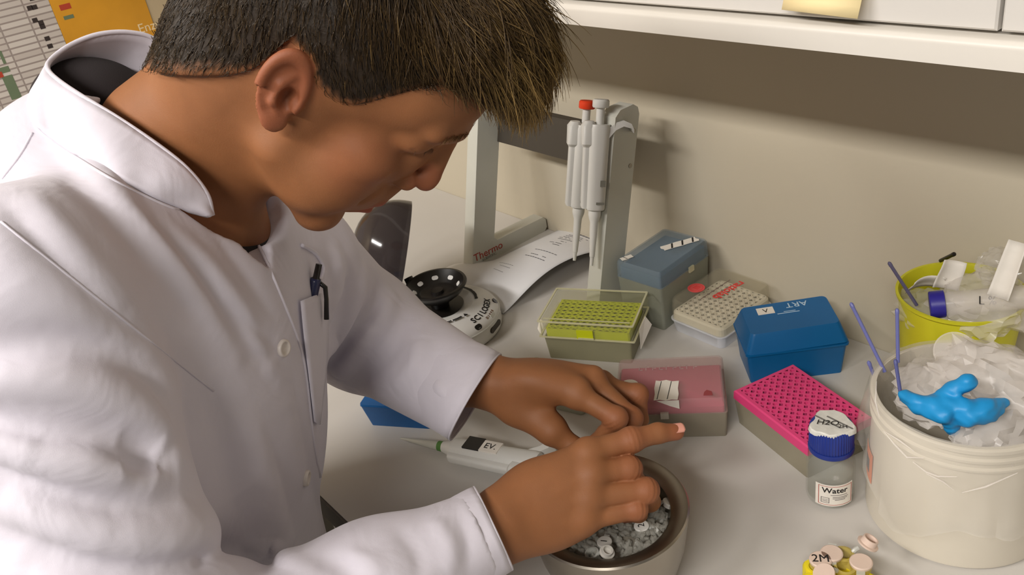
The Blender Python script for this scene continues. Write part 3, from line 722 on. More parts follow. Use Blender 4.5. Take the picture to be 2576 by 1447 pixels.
microtube('reaction_tube', 'open clear tube at the front edge of the ice', icept(1488, 1390, .067), V((-.1, -.2, 1)), 30, None, None, 'tubes standing in the ice', D(25), .03)
microtube('reaction_tube', 'clear open tube beside the ring finger in the ice', icept(1640, 1238, .067), V((.3, .3, 1)), 30, None, None, 'tubes standing in the ice', D(80), .03)

# ---------------------------------------------------------------- water bottle
bc = V((-.3685, -.2520, BZ)); t = thing('water_bottle', 'small glass bottle labelled Water with a blue screw cap', 'bottle', tuple(bc))
m_glass = M('bottle_glass', (226, 228, 222), 0.05, clear=.92, var=.01, spec=.9)
m_water = M('bottle_water', (206, 204, 192), 0.05, clear=.84, var=.02)
g = G(); g.lathe([(0, .0004), (.019, .0004), (.0222, .002), (.0232, .006), (.0232, .044), (.0222, .050), (.0195, .056), (.0170, .060), (.0165, .070)], 48)
g.lathe([(.0150, .070), (.0155, .060), (.0182, .0555), (.0208, .049), (.0217, .044), (.0217, .006), (.019, .0025), (0, .0025)], 48); g.make('glass_body', m_glass, t)
g = G(); g.lathe([(0, .003), (.0185, .003), (.0213, .006), (.0213, .0370), (.0195, .0362), (0, .0362)], 40); g.make('water', m_water, t)
m_bcap = M('blue_cap', (34, 52, 130), 0.4, var=.04)
g = G(); ribs = []
for k in range(96):
    a = 2*math.pi*k/96; ribs.append(.0205+(.0006 if k % 2 else 0))
secs = []
for z_, e_ in ((.0675, -.0004), (.0700, -.0002), (.0880, -.0006), (.0905, -.002), (.0915, -.0045)):
    secs.append([((ribs[k]+e_)*math.cos(2*math.pi*k/96), (ribs[k]+e_)*math.sin(2*math.pi*k/96), z_) for k in range(96)])
g.loft(secs, False, True); cap_o = g.make('cap', m_bcap, t)
g = G(); g.lathe([(.0175, .0615), (.0214, .0620), (.0217, .0640), (.0212, .0668), (.0190, .0670)], 48); g.make('cap_ring', m_bcap, t)
g = G(); pr = []
for k in range(28):
    a = 2*math.pi*k/28; r_ = .0185+.0016*math.sin(a*3+1)+.0012*math.sin(a*5); pr.append((r_*math.cos(a), r_*math.sin(a)))
g.loft([[(x*s_, y*s_, z_+.0006*math.sin(x*400+y*300)) for x, y in pr] for s_, z_ in ((1.10, .0875), (1.06, .0912), (1.0, .0922))], False, True)
lb = g.make('cap_tape', M('cap_tape_paper', (206, 204, 196), .5, var=.12, vscale=120), cap_o)
yaw = math.atan2(CAM[1]-bc.y, CAM[0]-bc.x)
cf = lambda x, y: V((x*math.cos(yaw+math.pi/2)-0, x*math.sin(yaw+math.pi/2), 0)) - V((math.cos(yaw), math.sin(yaw), 0))*y
fx = V((math.cos(yaw+math.pi/2), math.sin(yaw+math.pi/2), 0)); fy = V((-math.cos(yaw), -math.sin(yaw), 0))
text('handwriting', 'H2O', .010, m_ink2, lb, frame(V((0, 0, .0932))-fx*.004-fy*.002, fx, fy), .0001, shear=.2)
text('handwriting', '2H', .007, m_ink2, lb, frame(V((0, 0, .0932))+fx*.010-fy*.006, fx, fy), .0001)
for k in (-.004, .007):
    q = frame(V((0, 0, .0930))+fx*k, fx+fy*-.7, fy+fx*.7); bb = G().box(-.014, .014, -.0008, .0008, -.0001, .0002); bb.v = [tuple(q @ V(v)) for v in bb.v]; bb.make('tape_edge', M('tape_edge_grey', (110, 108, 104), .5), lb, False)
def wrap(g_or_me, r, yaw0, parent, name, mat):
    """bend flat XY geometry (x across, y up) round a vertical cylinder"""
    me = g_or_me
    for v in me.vertices:
        a = yaw0 + v.co.x/r; v.co = V((math.cos(a)*(r+v.co.z), math.sin(a)*(r+v.co.z), v.co.y))
    me.update(); return me
def wrap_patch(name, x0, x1, y0, y1, z, th, r, yaw0, mat, parent, n=14):
    g = G(); secs = []
    for k in range(n+1):
        x = x0+(x1-x0)*k/n; a = yaw0+x/r; secs.append([(math.cos(a)*(r+q), math.sin(a)*(r+q), y) for q, y in ((z, y0), (z+th, y0), (z+th, y1), (z, y1))])
    g.loft(secs); return g.make(name, mat, parent, 'auto')
def wrap_text(name, body, size, x, y, r, yaw0, mat, parent, z=.0004, **k):
    o = text(name, body, size, mat, None, Matrix.Translation((x, y, z)), .00008, **k); wrap(o.data, r, yaw0, None, None, None); o.parent = parent; return o
ly = yaw+.20; lr = .0233
lab = wrap_patch('label', -.0185, .0185, .0065, .0335, .0002, .0003, lr, ly, m_tape, t)
m_rb = M('label_border_red', (170, 84, 72), .6)
wrap_patch('border_line', -.0155, -.0148, .0080, .0320, .0005, .0001, lr, ly, m_rb, lab, 2); wrap_patch('border_line', .0168, .0175, .0080, .0320, .0005, .0001, lr, ly, m_rb, lab, 2)
wrap_patch('border_line', -.0155, .0175, .0080, .0085, .0005, .0001, lr, ly, m_rb, lab); wrap_patch('border_line', -.0155, .0175, .0315, .0320, .0005, .0001, lr, ly, m_rb, lab)
wrap_text('lettering', 'Water', .0090, .000, .0265, lr, ly, m_ink2, lab, .0006, bold=.00015)
m_fine = M('label_fine_print', (130, 124, 122), .6)
for k, (xa, xb, yy) in enumerate(((-.004, .012, .0205), (-.002, .013, .0180), (-.002, .012, .0162), (0, .010, .0144))): wrap_patch('print_line', xa, xb, yy, yy+.0008, .0005, .0001, lr, ly, m_fine, lab, 5)
for (xa, xb, ya, yb) in ((-.0130, -.0122, .0105, .0175), (-.0058, -.0050, .0105, .0175), (-.0130, -.0050, .0105, .0111), (-.0130, -.0050, .0170, .0176), (-.0115, -.0065, .0150, .0155), (-.0115, -.0065, .0135, .0140), (-.0115, -.0065, .0122, .0127)):
    wrap_patch('print_box', xa, xb, ya, yb, .0005, .0001, lr, ly, m_fine, lab, 3)

# ---------------------------------------------------------------- crumpled film and paper
def crumple(c, rad, seed, amp=.35, sub_=4, cell=26.0, squash=None):
    bm = bmesh.new(); bmesh.ops.create_icosphere(bm, subdivisions=sub_, radius=1)
    vs_ = []; off = V((seed*3.17, seed*1.31, seed*2.23))
    for v in bm.verts:
        p = v.co; n1 = mnoise.voronoi(V((p.x, p.y, p.z))*cell/10+off)[0]; k = 1+amp*((n1[1]-n1[0])*1.1-.45)+amp*.5*mnoise.noise(p*cell/14+off)
        vs_.append((c[0]+p.x*rad[0]*k, c[1]+p.y*rad[1]*k, c[2]+p.z*rad[2]*k))
    fs = [tuple(v.index for v in f.verts) for f in bm.faces]; bm.free(); return vs_, fs
m_film = M('clear_film', (232, 228, 220), 0.10, clear=.78, var=.03, spec=1.0)
m_film2 = M('milky_film', (246, 240, 234), 0.25, clear=.66, var=.06, vscale=50, spec=.7)
m_tissue = M('tissue', (224, 214, 204), 0.8, clear=.12, var=.05)

# ---------------------------------------------------------------- white waste bucket
wc = V((-.2735, -.1930, BZ)); WH = .138
wb = thing('waste_bucket', 'white plastic waste bucket with clear bag liner and blue glove on top', 'bucket', tuple(wc))
m_pail = M('pail_white', (216, 208, 192), 0.35, var=.02, clear=.04)
g = G(); g.lathe([(0, .0003), (.0765, .0003), (.0785, .002), (.0790, .006), (.0768, .110), (.0768, .112), (.0790, .1135), (.0790, .1155), (.0768, .117), (.0768, .1215), (.0790, .123), (.0790, .1255), (.0768, .127), (.0768, .131), (.0795, .133), (.0795, .1365), (.0775, WH), (.0745, WH), (.0740, .130), (.0735, .02), (0, .004)], 80); g.make('pail', m_pail, wb)
# liner folded over the rim
secs = []; NL = 96
for (r0, z0, wv) in ((.066, .090, .004), (.070, .120, .003), (.0745, WH+.0015, .0008), (.0805, WH+.0012, .0008), (.0835, .128, .0012), (.0845, .108, .0022), (.0860, .088, .0032), (.0870, .070, .0045)):
    row = []
    for k in range(NL):
        a = 2*math.pi*k/NL; n1 = mnoise.noise(V((math.cos(a)*3.1, math.sin(a)*3.1, z0*20)))
        zz = z0 + (-.030*abs(math.sin(a*1.5+.6))+.012*math.sin(a*5+1))*max(0, (.10-z0)/.03) if z0 < .1 and r0 > .08 else z0
        rr = r0+wv*n1*1.6+wv*.9*abs(math.sin(a*9+n1*3))
        row.append((rr*math.cos(a), rr*math.sin(a), zz))
    secs.append(row)
g = G(); g.loft(secs, False, False); o = g.make('bag_liner', m_film, wb, 'auto'); liner = o
def on_cyl(px, py, r_):
    """where a photo pixel meets the upright cylinder round the bucket"""
    d = V(at(px, py, 1.0))-V(CAM); o2 = V(CAM)-wc; a_ = d.x*d.x+d.y*d.y; b_ = 2*(o2.x*d.x+o2.y*d.y); c_ = o2.x**2+o2.y**2-r_*r_; q = b_*b_-4*a_*c_
    if q < 0: return None
    return o2 + d*((-b_-math.sqrt(q))/(2*a_))
for pl_ in ([(2222, 1084), (2250, 1118), (2282, 1151), (2324, 1153)], [(2226, 1086), (2262, 1108), (2300, 1136)], [(2296, 1162), (2330, 1188), (2360, 1199), (2408, 1200)], [(2330, 1192), (2372, 1212), (2400, 1234)], [(2420, 1240), (2480, 1225), (2560, 1190)], [(2205, 960), (2202, 1010), (2212, 1050)]):  # highlights along the film's folds, put in as thin milky tubes
    q = [on_cyl(x_, y_, .0862) for x_, y_ in pl_]; q = [tuple(p) for p in q if p is not None]
    if len(q) > 2: G().tube(q, [.0003]+[.0008]*(len(q)-2)+[.0003], 6).make('crease_glint', m_film2, liner)
wy = math.atan2(CAM[1]-wc.y, CAM[0]-wc.x)
st_ = wrap_patch('hazard_sticker', -.013, .013, .040, .074, .0003, .0004, .0785, wy-1.28, M('hazard_orange', (214, 106, 44), .5), wb)
wrap_patch('hazard_mark', -.006, .006, .048, .064, .0008, .0002, .0785, wy-1.28, m_ink2, st_, 6)
# contents
v1, f1 = crumple((.012, .026, .140), (.058, .042, .034), 3, .34); add('film_wad', v1, f1, m_film2, wb, 'auto')
v1, f1 = crumple((-.022, .004, .126), (.046, .050, .022), 5, .30); add('film_wad', v1, f1, m_film2, wb, 'auto')
v1, f1 = crumple((.034, -.012, .122), (.036, .050, .024), 8, .28); add('film_wad', v1, f1, m_film2, wb, 'auto')
def disc_ring(c, r, tilt): 
    g = G(); g.lathe([(r, 0), (r+.0012, .0008), (r, .0016), (r-.002, .0008), (0, .0006)], 32); q = Matrix.Translation(c) @ tilt; g.v = [tuple(q @ V(v)) for v in g.v]; return g
disc_ring(V((-.032, .040, .146)), .017, Matrix.Rotation(D(60), 4, V((.8, .3, 0)))).make('clear_disc', m_film2, wb)
# sticks standing in the bucket
m_lilac = M('lilac_stick', (110, 114, 172), 0.35, var=.04)
def stick(p0, p1, label, mat=None, r=.0017):
    p0, p1 = V(p0), V(p1); t = thing('plastic_stick', label, 'stick', tuple(p0), 0, 'thin plastic sticks in the bins')
    ax = (p1-p0); g = G(); g.tube([(0, 0, 0), ax*.5, ax], r, 10); g.make('shaft', mat or m_lilac, t)
    g = G(); e = ax.normalized(); g.tube([ax-e*.0003, ax+e*.003, ax+e*.0045], [r*1.15, r*1.1, r*.5], 10); g.make('tip', mat or m_lilac, t)
    return t
def wpt(px, py, h): return on_bench(px, py, h)
stick(wpt(2226, 936, .133), wpt(2145, 772, .190), 'long lilac stick leaning out of the white bucket to the left')
stick(wpt(2200, 948, .128), wpt(2188, 918, .142), 'short lilac stub at the left rim of the white bucket')
stick(wpt(2259, 912, .145), wpt(2257, 788, .190), 'upright lilac stick between the two bins')
stick(wpt(2268, 1008, .132), wpt(2254, 916, .160), 'dark lilac stick touching the blue glove', M('violet_stick', (84, 88, 140), .4))

# ---------------------------------------------------------------- lime yellow bin at the wall
yc = V((-.3430, -.0680, BZ)); YH = .157
yb = thing('waste_bin', 'lime yellow plastic bin against the wall, heaped with lab waste', 'bin', tuple(yc))
m_ybin = M('lime_bin_plastic', (204, 200, 40), 0.4, var=.03)
g = G(); g.lathe([(0, .0003), (.043, .0003), (.046, .003), (.0575, YH-.006), (.0603, YH-.003), (.0605, YH), (.0578, YH), (.0550, YH-.008), (.046, .012), (0, .006)], 64); g.make('bin_body', m_ybin, yb)
v1, f1 = crumple((.022, -.004, .150), (.045, .050, .030), 11, .30); add('film_wad', v1, f1, m_film2, yb, 'auto')
v1, f1 = crumple((-.012, -.024, .138), (.040, .032, .022), 12, .30); add('film_wad', v1, f1, m_film, yb, 'auto')
v1, f1 = crumple((.030, .015, .186), (.026, .022, .020), 14, .35); add('film_wad', v1, f1, m_film, yb, 'auto')
def slip(name, label, c, ux, uy, w_, h_, bend, mat):
    ux, uy = V(ux).normalized(), V(uy); uy = (uy-ux*uy.dot(ux)).normalized(); n_ = ux.cross(uy); vs_ = []; fs = []
    for i in range(9):
        for j in range(7):
            a, b = (i/8-.5), (j/6-.5); p = ux*(a*w_*(1-.15*b))+uy*(b*h_)+n_*(bend*(a*a*4+.4*math.sin(b*4))); vs_.append(p)
    for i in range(8):
        for j in range(6): q = i*7+j; fs.append((q, q+7, q+8, q+1))
    o = add(name, vs_, fs, mat, None, True); o.location = c; o.modifiers.new('t', 'SOLIDIFY').thickness = .0004
    return tag(o, label, 'paper', 'paper scraps in the yellow bin')
camx_, camy_, camz_ = [V(r_) for r_ in RC]
slip('paper_scrap', 'curved white paper scrap nearest the bin\'s left rim', V(on_bench(2325, 708, .168)), camx_*.95-camy_*.15, -camy_*.5-camz_*.6, .034, .022, .006, m_tape)
slip('paper_scrap', 'folded white paper scrap standing at the bin\'s back rim', V(on_bench(2386, 690, .178)), camx_+camy_*.15, -camy_-camz_*.3, .024, .030, .005, m_tape)
slip('paper_scrap', 'tall pale scrap at the right of the yellow bin', V(on_bench(2538, 680, .200)), camx_*.4+camy_*.2-camz_*.4, -camy_, .018, .055, .004, m_tape)
# capped centrifuge tube lying in the bin
a_, b_ = V(on_bench(2338, 768, .160)), V(on_bench(2600, 745, .172)); ax = (b_-a_).normalized()
ft = thing('capped_tube', 'clear capped tube with violet-blue cap lying in the yellow bin', 'tube', tuple(a_))
q = ax.to_track_quat('Z', 'Y').to_matrix().to_4x4()
g = G(); g.lathe([(0, 0), (.0125, 0), (.0135, .001), (.0135, .0135), (.0120, .0140), (0, .0140)], 28); g.v = [tuple(q @ V(v)) for v in g.v]; g.make('cap', M('violet_cap', (46, 40, 140), .4), ft)
g = G(); g.lathe([(.0115, .014), (.0115, .085), (.0095, .094), (.003, .103), (0, .103)], 28); g.v = [tuple(q @ V(v)) for v in g.v]; g.make('tube_body', m_film2, ft)
text('handwriting', 'L %', .012, m_ink2, ft, Matrix.Translation(q @ V((0, 0, .045))) @ frame(-camz_*.0119, camx_, -camy_), .0001)
stick(wpt(2306, 768, .157), wpt(2241, 668, .205), 'grey-violet stick leaning out of the yellow bin', M('greyviolet_stick', (96, 92, 120), .4))
stick(wpt(2366, 656, .172), wpt(2397, 641, .190), 'short black stick at the back of the yellow bin', m_black, .002)

# ---------------------------------------------------------------- yellow floating tube rack at the front
rc = V(on_bench(2108, 1482, .012)); rc.z = BZ
fr_ = thing('tube_rack', 'round yellow tube rack at the front edge of the photo', 'rack', tuple(rc))
m_yel = M('rack_yellow', (232, 214, 40), 0.5, var=.03)
pr = []
for k in range(64):
    a = 2*math.pi*k/64; r_ = .0315+.0030*math.cos(a*8); pr.append((r_*math.cos(a), r_*math.sin(a)))
g = G(); g.loft([[(x*s_, y*s_, z_) for x, y in pr] for s_, z_ in ((.94, .0003), (1, .002), (1, .020), (.96, .0225))], True, True); g.make('rack_body', m_yel, fr_)
for k in range(8):
    a = 2*math.pi*k/8; g = G(); g.lathe([(.0078, .0224), (.0078, .0245), (.0062, .0245), (.0062, .0224)], 18, .022*math.cos(a), .022*math.sin(a)); g.make('collar_ring', m_yel, fr_)
m_blush = M('tube_lid_blush', (232, 208, 192), 0.45, clear=.18, var=.03)
for k, (px, py, lab_, mk, ld) in enumerate(((2064, 1412, 'blush frosted tube with handwriting on its lid in the yellow rack', '2M', 'closed'), (2122, 1392, 'open blush tube standing tallest in the yellow rack', None, 30), (2126, 1424, 'open blush tube nearest the camera in the yellow rack', None, 200), (2166, 1418, 'blush frosted tube rightmost in the yellow rack', None, 'closed'), (2092, 1396, 'blush frosted tube behind the handwritten lid', None, 'closed'))):
    microtube('reaction_tube', lab_, V(on_bench(px, py, .034)), (0, 0, 1), ld, mk, m_blush, 'tubes in the yellow rack', D((40, 60, 250, 300, 120)[k]), .024, M('tube_amber', (206, 186, 96), .3, clear=.4), 1.4)
# ================================================================ implicit-surface sculpting (numpy)
# everything of the person is laid out in metres in a frame turned like the camera's (x right, y down, z away)
def C3(px, py, depth): return np.array([(px-1288)/FPX*depth, (py-723.5)/FPX*depth, depth])
def to_world(P): return CAM + np.asarray(P) @ RC
def smin(a, b, k):
    h = np.clip(.5 + .5*(b-a)/k, 0, 1); return b*(1-h) + a*h - k*h*(1-h)
def smax(a, b, k): return -smin(-a, -b, k)
def sd_ell(p, c, r, A=None):
    q = p - np.asarray(c)
    if A is not None: q = q @ A            # columns of A: axes
    r = np.asarray(r, float); k0 = np.sqrt(((q/r)**2).sum(-1)); k1 = np.sqrt(((q/(r*r))**2).sum(-1)) + 1e-9
    return k0*(k0-1)/k1
def sd_cap(p, a, b, ra, rb=None):
    rb = ra if rb is None else rb
    a = np.asarray(a, float); b = np.asarray(b, float); ab = b-a; pa = p-a
    h = np.clip(pa @ ab/(ab @ ab), 0, 1); return np.sqrt(((pa-h[..., None]*ab)**2).sum(-1)) - (ra+(rb-ra)*h)
def sd_chain(p, pts, rad, k):
    d = None
    for i in range(len(pts)-1):
        e = sd_cap(p, pts[i], pts[i+1], rad[i], rad[i+1]); d = e if d is None else smin(d, e, k)
    return d
def poly_dist(p, pts):
    """distance to a polyline and the parameter 0..1 along it"""
    pts = np.asarray(pts, float); seg = np.sqrt(((pts[1:]-pts[:-1])**2).sum(-1)); cum = np.r_[0, np.cumsum(seg)]; tot = cum[-1]
    best = np.full(len(p), 1e9); tt = np.zeros(len(p))
    for i in range(len(seg)):
        ab = pts[i+1]-pts[i]; pa = p-pts[i]; h = np.clip(pa @ ab/(ab @ ab), 0, 1); d = np.sqrt(((pa-h[:, None]*ab)**2).sum(-1))
        m = d < best; best[m] = d[m]; tt[m] = (cum[i]+h[m]*seg[i])/tot
    return best, tt
def spline(pts, n=24):
    """Catmull-Rom through the points"""
    P = np.asarray(pts, float)
    if len(P) < 3: return P
    P = np.vstack([2*P[0]-P[1], P, 2*P[-1]-P[-2]]); out = []
    m = len(P)-3; per = max(2, n//m)
    for i in range(m):
        for j in range(per):
            t = j/per; a, b, c, d = P[i:i+4]
            out.append(.5*((2*b)+(-a+c)*t+(2*a-5*b+4*c-d)*t*t+(-a+3*b-3*c+d)*t**3))
    out.append(P[-2]); return np.array(out)
def grad(fn, P, e=4e-4):
    g = np.stack([fn(P+np.eye(3)[i]*e)-fn(P-np.eye(3)[i]*e) for i in range(3)], -1)
    return g/(np.sqrt((g**2).sum(-1, keepdims=True))+1e-12)
def mesh_sdf(fn0, lo, hi, h, B=6, slack=1.0, newton=1):
    """surface nets on a block-sparse grid"""
    def fn(P):
        P = np.ascontiguousarray(P, dtype=np.float32 if False else float)
        return fn0(P) if len(P) < 30000 else np.concatenate([fn0(c) for c in np.array_split(P, len(P)//20000+1)])
    lo = np.asarray(lo, float); hi = np.asarray(hi, float); nb = np.ceil((hi-lo)/(h*B)).astype(int)
    big = 4
    J = np.stack(np.meshgrid(*[np.arange(-(-n//big)) for n in nb], indexing='ij'), -1).reshape(-1, 3)
    d = fn(lo + (J+.5)*h*B*big); J = J[np.abs(d) < h*B*big*.866*1.25*slack + h*2]
    sub = np.stack(np.meshgrid(*[np.arange(big)]*3, indexing='ij'), -1).reshape(-1, 3)
    I = (J[:, None]*big + sub[None]).reshape(-1, 3); I = I[(I < nb).all(1)]
    d = fn(lo + (I+.5)*h*B)
    I = I[np.abs(d) < h*B*.866*1.25*slack + h*2]
    k = np.stack(np.meshgrid(*[np.arange(B+1)]*3, indexing='ij'), -1).reshape(-1, 3)
    N = (nb*B+1).astype(np.int64)
    verts, cell_ids, faces_e = [], [], []
    corner = np.array([[0,0,0],[1,0,0],[0,1,0],[1,1,0],[0,0,1],[1,0,1],[0,1,1],[1,1,1]])
    edges = [(0,1),(2,3),(4,5),(6,7),(0,2),(1,3),(4,6),(5,7),(0,4),(1,5),(2,6),(3,7)]
    quads = []
    def gid(ix): return (ix[..., 0]*N[1]+ix[..., 1])*N[2]+ix[..., 2]
    for ch in np.array_split(I, max(1, len(I)//600+1)):
        if not len(ch): continue
        gi = ch[:, None, :]*B + k[None]
        val = fn((lo+gi*h).reshape(-1, 3)).reshape(len(ch), B+1, B+1, B+1)
        cv = np.stack([val[:, c[0]:B+c[0], c[1]:B+c[1], c[2]:B+c[2]] for c in corner], -1)
        ins = cv < 0; s = ins.sum(-1); act = (s > 0) & (s < 8)
        bi, x, y, z = np.nonzero(act); c8 = cv[bi, x, y, z]
        acc = np.zeros((len(bi), 3)); cnt = np.zeros(len(bi))
        for a, b in edges:
            va, vb = c8[:, a], c8[:, b]; m = (va < 0) != (vb < 0); t = np.where(m, va/(va-vb+1e-20), 0)
            acc += np.where(m[:, None], corner[a]+t[:, None]*(corner[b]-corner[a]), 0); cnt += m
        base = ch[bi]*B + np.stack([x, y, z], -1)
        verts.append(lo+(base+acc/cnt[:, None])*h); cell_ids.append(gid(base))
        for ax in range(3):
            sl0 = [slice(None)]+[slice(0, B)]*3; sl1 = list(sl0); sl1[ax+1] = slice(1, B+1)
            a = val[tuple(sl0)] < 0; b = val[tuple(sl1)] < 0
            bi, x, y, z = np.nonzero(a != b); base = ch[bi]*B + np.stack([x, y, z], -1); flip = a[bi, x, y, z]
            u, w = np.eye(3, dtype=int)[(ax+1) % 3], np.eye(3, dtype=int)[(ax+2) % 3]
            ok = (base[:, (ax+1) % 3] > 0) & (base[:, (ax+2) % 3] > 0); base = base[ok]; flip = flip[ok]
            q = np.stack([gid(base-u-w), gid(base-w), gid(base), gid(base-u)], -1)
            q[~flip] = q[~flip][:, ::-1]; quads.append(q)
    Vv = np.concatenate(verts); ids = np.concatenate(cell_ids); Q = np.concatenate(quads)
    o = np.argsort(ids); ids = ids[o]; Vv = Vv[o]
    pos = np.clip(np.searchsorted(ids, Q), 0, len(ids)-1); good = (ids[pos] == Q).all(1); F = pos[good]
    for _ in range(newton):
        d = fn(Vv); g = grad(fn, Vv, h*.25); Vv = Vv - g*np.clip(d, -h*.6, h*.6)[:, None]
    return Vv, F
def trace(fn, px, py, d0=.3, d1=1.6):
    """distance along the view axis at which a photo pixel meets the surface"""
    r = C3(px, py, 1.0); L = np.linalg.norm(r); t = d0
    for _ in range(160):
        d = float(fn((r*t)[None])[0])
        if d < 2e-4: return t
        t += max(d, 3e-4)/L*.8
        if t > d1: return None
    return t
def trace_many(fn, xy, d0=.35, d1=1.5):
    xy = np.asarray(xy, float); r = np.stack([(xy[:, 0]-1288)/FPX, (xy[:, 1]-723.5)/FPX, np.ones(len(xy))], 1); L = np.linalg.norm(r, axis=1)
    t = np.full(len(xy), d0); on = np.ones(len(xy), bool); hit = np.zeros(len(xy), bool)
    for _ in range(150):
        k = np.nonzero(on)[0]
        if not len(k): break
        d = fn(r[k]*t[k, None]); h_ = d < 3e-4; hit[k[h_]] = True; on[k[h_]] = False
        t[k] += np.where(h_, 0, np.maximum(d, 4e-4)/L[k]*.85); on[k[t[k] > d1]] = False
    return t, hit, r*t[:, None]
def np_mesh(name, Vv, F, mat, parent=None, smooth=True):
    me = bpy.data.meshes.new(name); F = np.asarray(F)
    me.vertices.add(len(Vv)); me.vertices.foreach_set('co', np.asarray(Vv, np.float32).ravel())
    k = F.shape[1]; me.loops.add(F.size); me.loops.foreach_set('vertex_index', F.ravel().astype(np.int32))
    me.polygons.add(len(F)); me.polygons.foreach_set('loop_start', np.arange(0, F.size, k, dtype=np.int32)); me.polygons.foreach_set('loop_total', np.full(len(F), k, np.int32))
    me.update(calc_edges=True); me.validate()
    if smooth: me.polygons.foreach_set('use_smooth', [True]*len(me.polygons))
    if mat: me.materials.append(mat)
    o = bpy.data.objects.new(name, me); COL.objects.link(o)
    if parent: o.parent = parent
    return o
# ================================================================ the person
PERSON = thing('person', 'person in a white lab coat bending over the bench, hands over the ice bowl', 'person', tuple(to_world(C3(430, 1447, .95))*[1, 1, 0]))
pinv = Matrix.Translation(PERSON.location).inverted()
def own(o):
    o.parent = PERSON; o.matrix_parent_inverse = pinv; return o
m_skin = M('skin', (142, 92, 56), 0.6, var=.06, vscale=45, sss=.2, bump=.12, bscale=900)
m_coat = M('coat_cotton', (208, 203, 213), 0.85, var=.012, vscale=40, bump=.10, bscale=1600, sheen=.15)

_nt = m_coat.node_tree; _N = _nt.nodes; _b = _N['Principled BSDF']; _bp = [n_ for n_ in _N if n_.type == 'BUMP'][0]      # soft crumple of worn cotton
_tc = _N.new('ShaderNodeTexCoord'); _nz = _N.new('ShaderNodeTexNoise'); _nz.inputs['Scale'].default_value = 16; _nz.inputs['Detail'].default_value = 3; _nz.inputs['Distortion'].default_value = .8
_nt.links.new(_tc.outputs['Object'], _nz.inputs['Vector']); _b2 = _N.new('ShaderNodeBump'); _b2.inputs['Strength'].default_value = .35; _b2.inputs['Distance'].default_value = .009
_nt.links.new(_nz.outputs['Fac'], _b2.inputs['Height']); _nt.links.new(_b2.outputs['Normal'], _bp.inputs['Normal'])
# ---- pose (joints)
HO = np.array([-.13476451, -.16774029, .65551427])
HR = np.array([[.657, .161, .736], [.691, -.521, -.502], [.302, .838, -.453]])     # columns: face forward, left, up
u_, s_, vt = np.linalg.svd(HR); HR = u_ @ vt
NB = np.array([-.284, -.130, .735])                     # neck base
SR, SL = C3(60, 760, .58), C3(728, 668, .88)            # shoulders
ER, EL = np.array([-.245, .285, .61]), C3(912, 832, 1.01)   # elbows
WR, WL = C3(1252, 1326, .722), C3(1215, 962, .875)      # wrists
WA = np.array([-.335, .29, .90])                        # waist
CUFL = C3(1190, 998, .885)
TL = (SL-SR)/np.linalg.norm(SL-SR); TU = NB-WA; TU = TU-TL*(TU @ TL); TU /= np.linalg.norm(TU); TF = np.cross(TL, TU)
TA = np.stack([TF, TL, TU], 1)
MID = (SL+SR)/2

# ---- head, neck (head frame in millimetres: forward, left, up)
EAR_A = math.radians(19)
def ear_fn(f, a, u, d):
    # ear (right and left), in its own tilted frame
    ca, sa = math.cos(EAR_A), math.sin(EAR_A)
    ex = (f+6); ez = (u+4); er = ex*ca + ez*sa; eu = -ex*sa + ez*ca        # er: towards face, eu: along the ear
    ea = a-69
    th = math.radians(24); eo = ea*math.cos(th) + er*math.sin(th); er2 = er*math.cos(th) - ea*math.sin(th)   # pinna swings out at the back
    e = np.stack([er2, eo, eu], 1)
    disc = sd_ell(e, (-6, 6, 3), (15, 3.2, 28))
    t_ = np.arctan2(eu-6, er2+6)
    rr = np.sqrt(((er2+6)/14.5)**2+((eu-6)/24.0)**2)
    ring = np.sqrt(((rr-1)*16)**2+(eo-8.5)**2)-3.8
    ring = np.where((t_ > -2.9) & (t_ < -.9), ring+4.5, ring)
    lobe = sd_ell(e, (-2, 6, -22), (8, 4.2, 8))
    anti = sd_chain(e, [np.array(x_, float) for x_ in ((-1, 6.5, 18), (-8, 8.5, 8), (-8.5, 9, -6), (-3, 8, -13))], [2.3, 3.0, 3.0, 2.5], 3)
    trag = sd_ell(e, (7, 6, -4), (4.2, 4, 5.5))
    pin = smin(smin(smin(disc, ring, 4), lobe, 6), anti, 2.5)
    pin = smax(pin, -sd_ell(e, (0, 9, -1), (7, 8, 9)), 2.5)
    pin = smin(pin, trag, 3)
    root = sd_ell(e, (2, 0, -2), (13, 7, 22))
    d = smin(d, smax(root, -sd_ell(e, (0, 9, -1), (7.0, 8, 8.5)), 3), 6)
    d = smin(d, pin, 3)
    return d
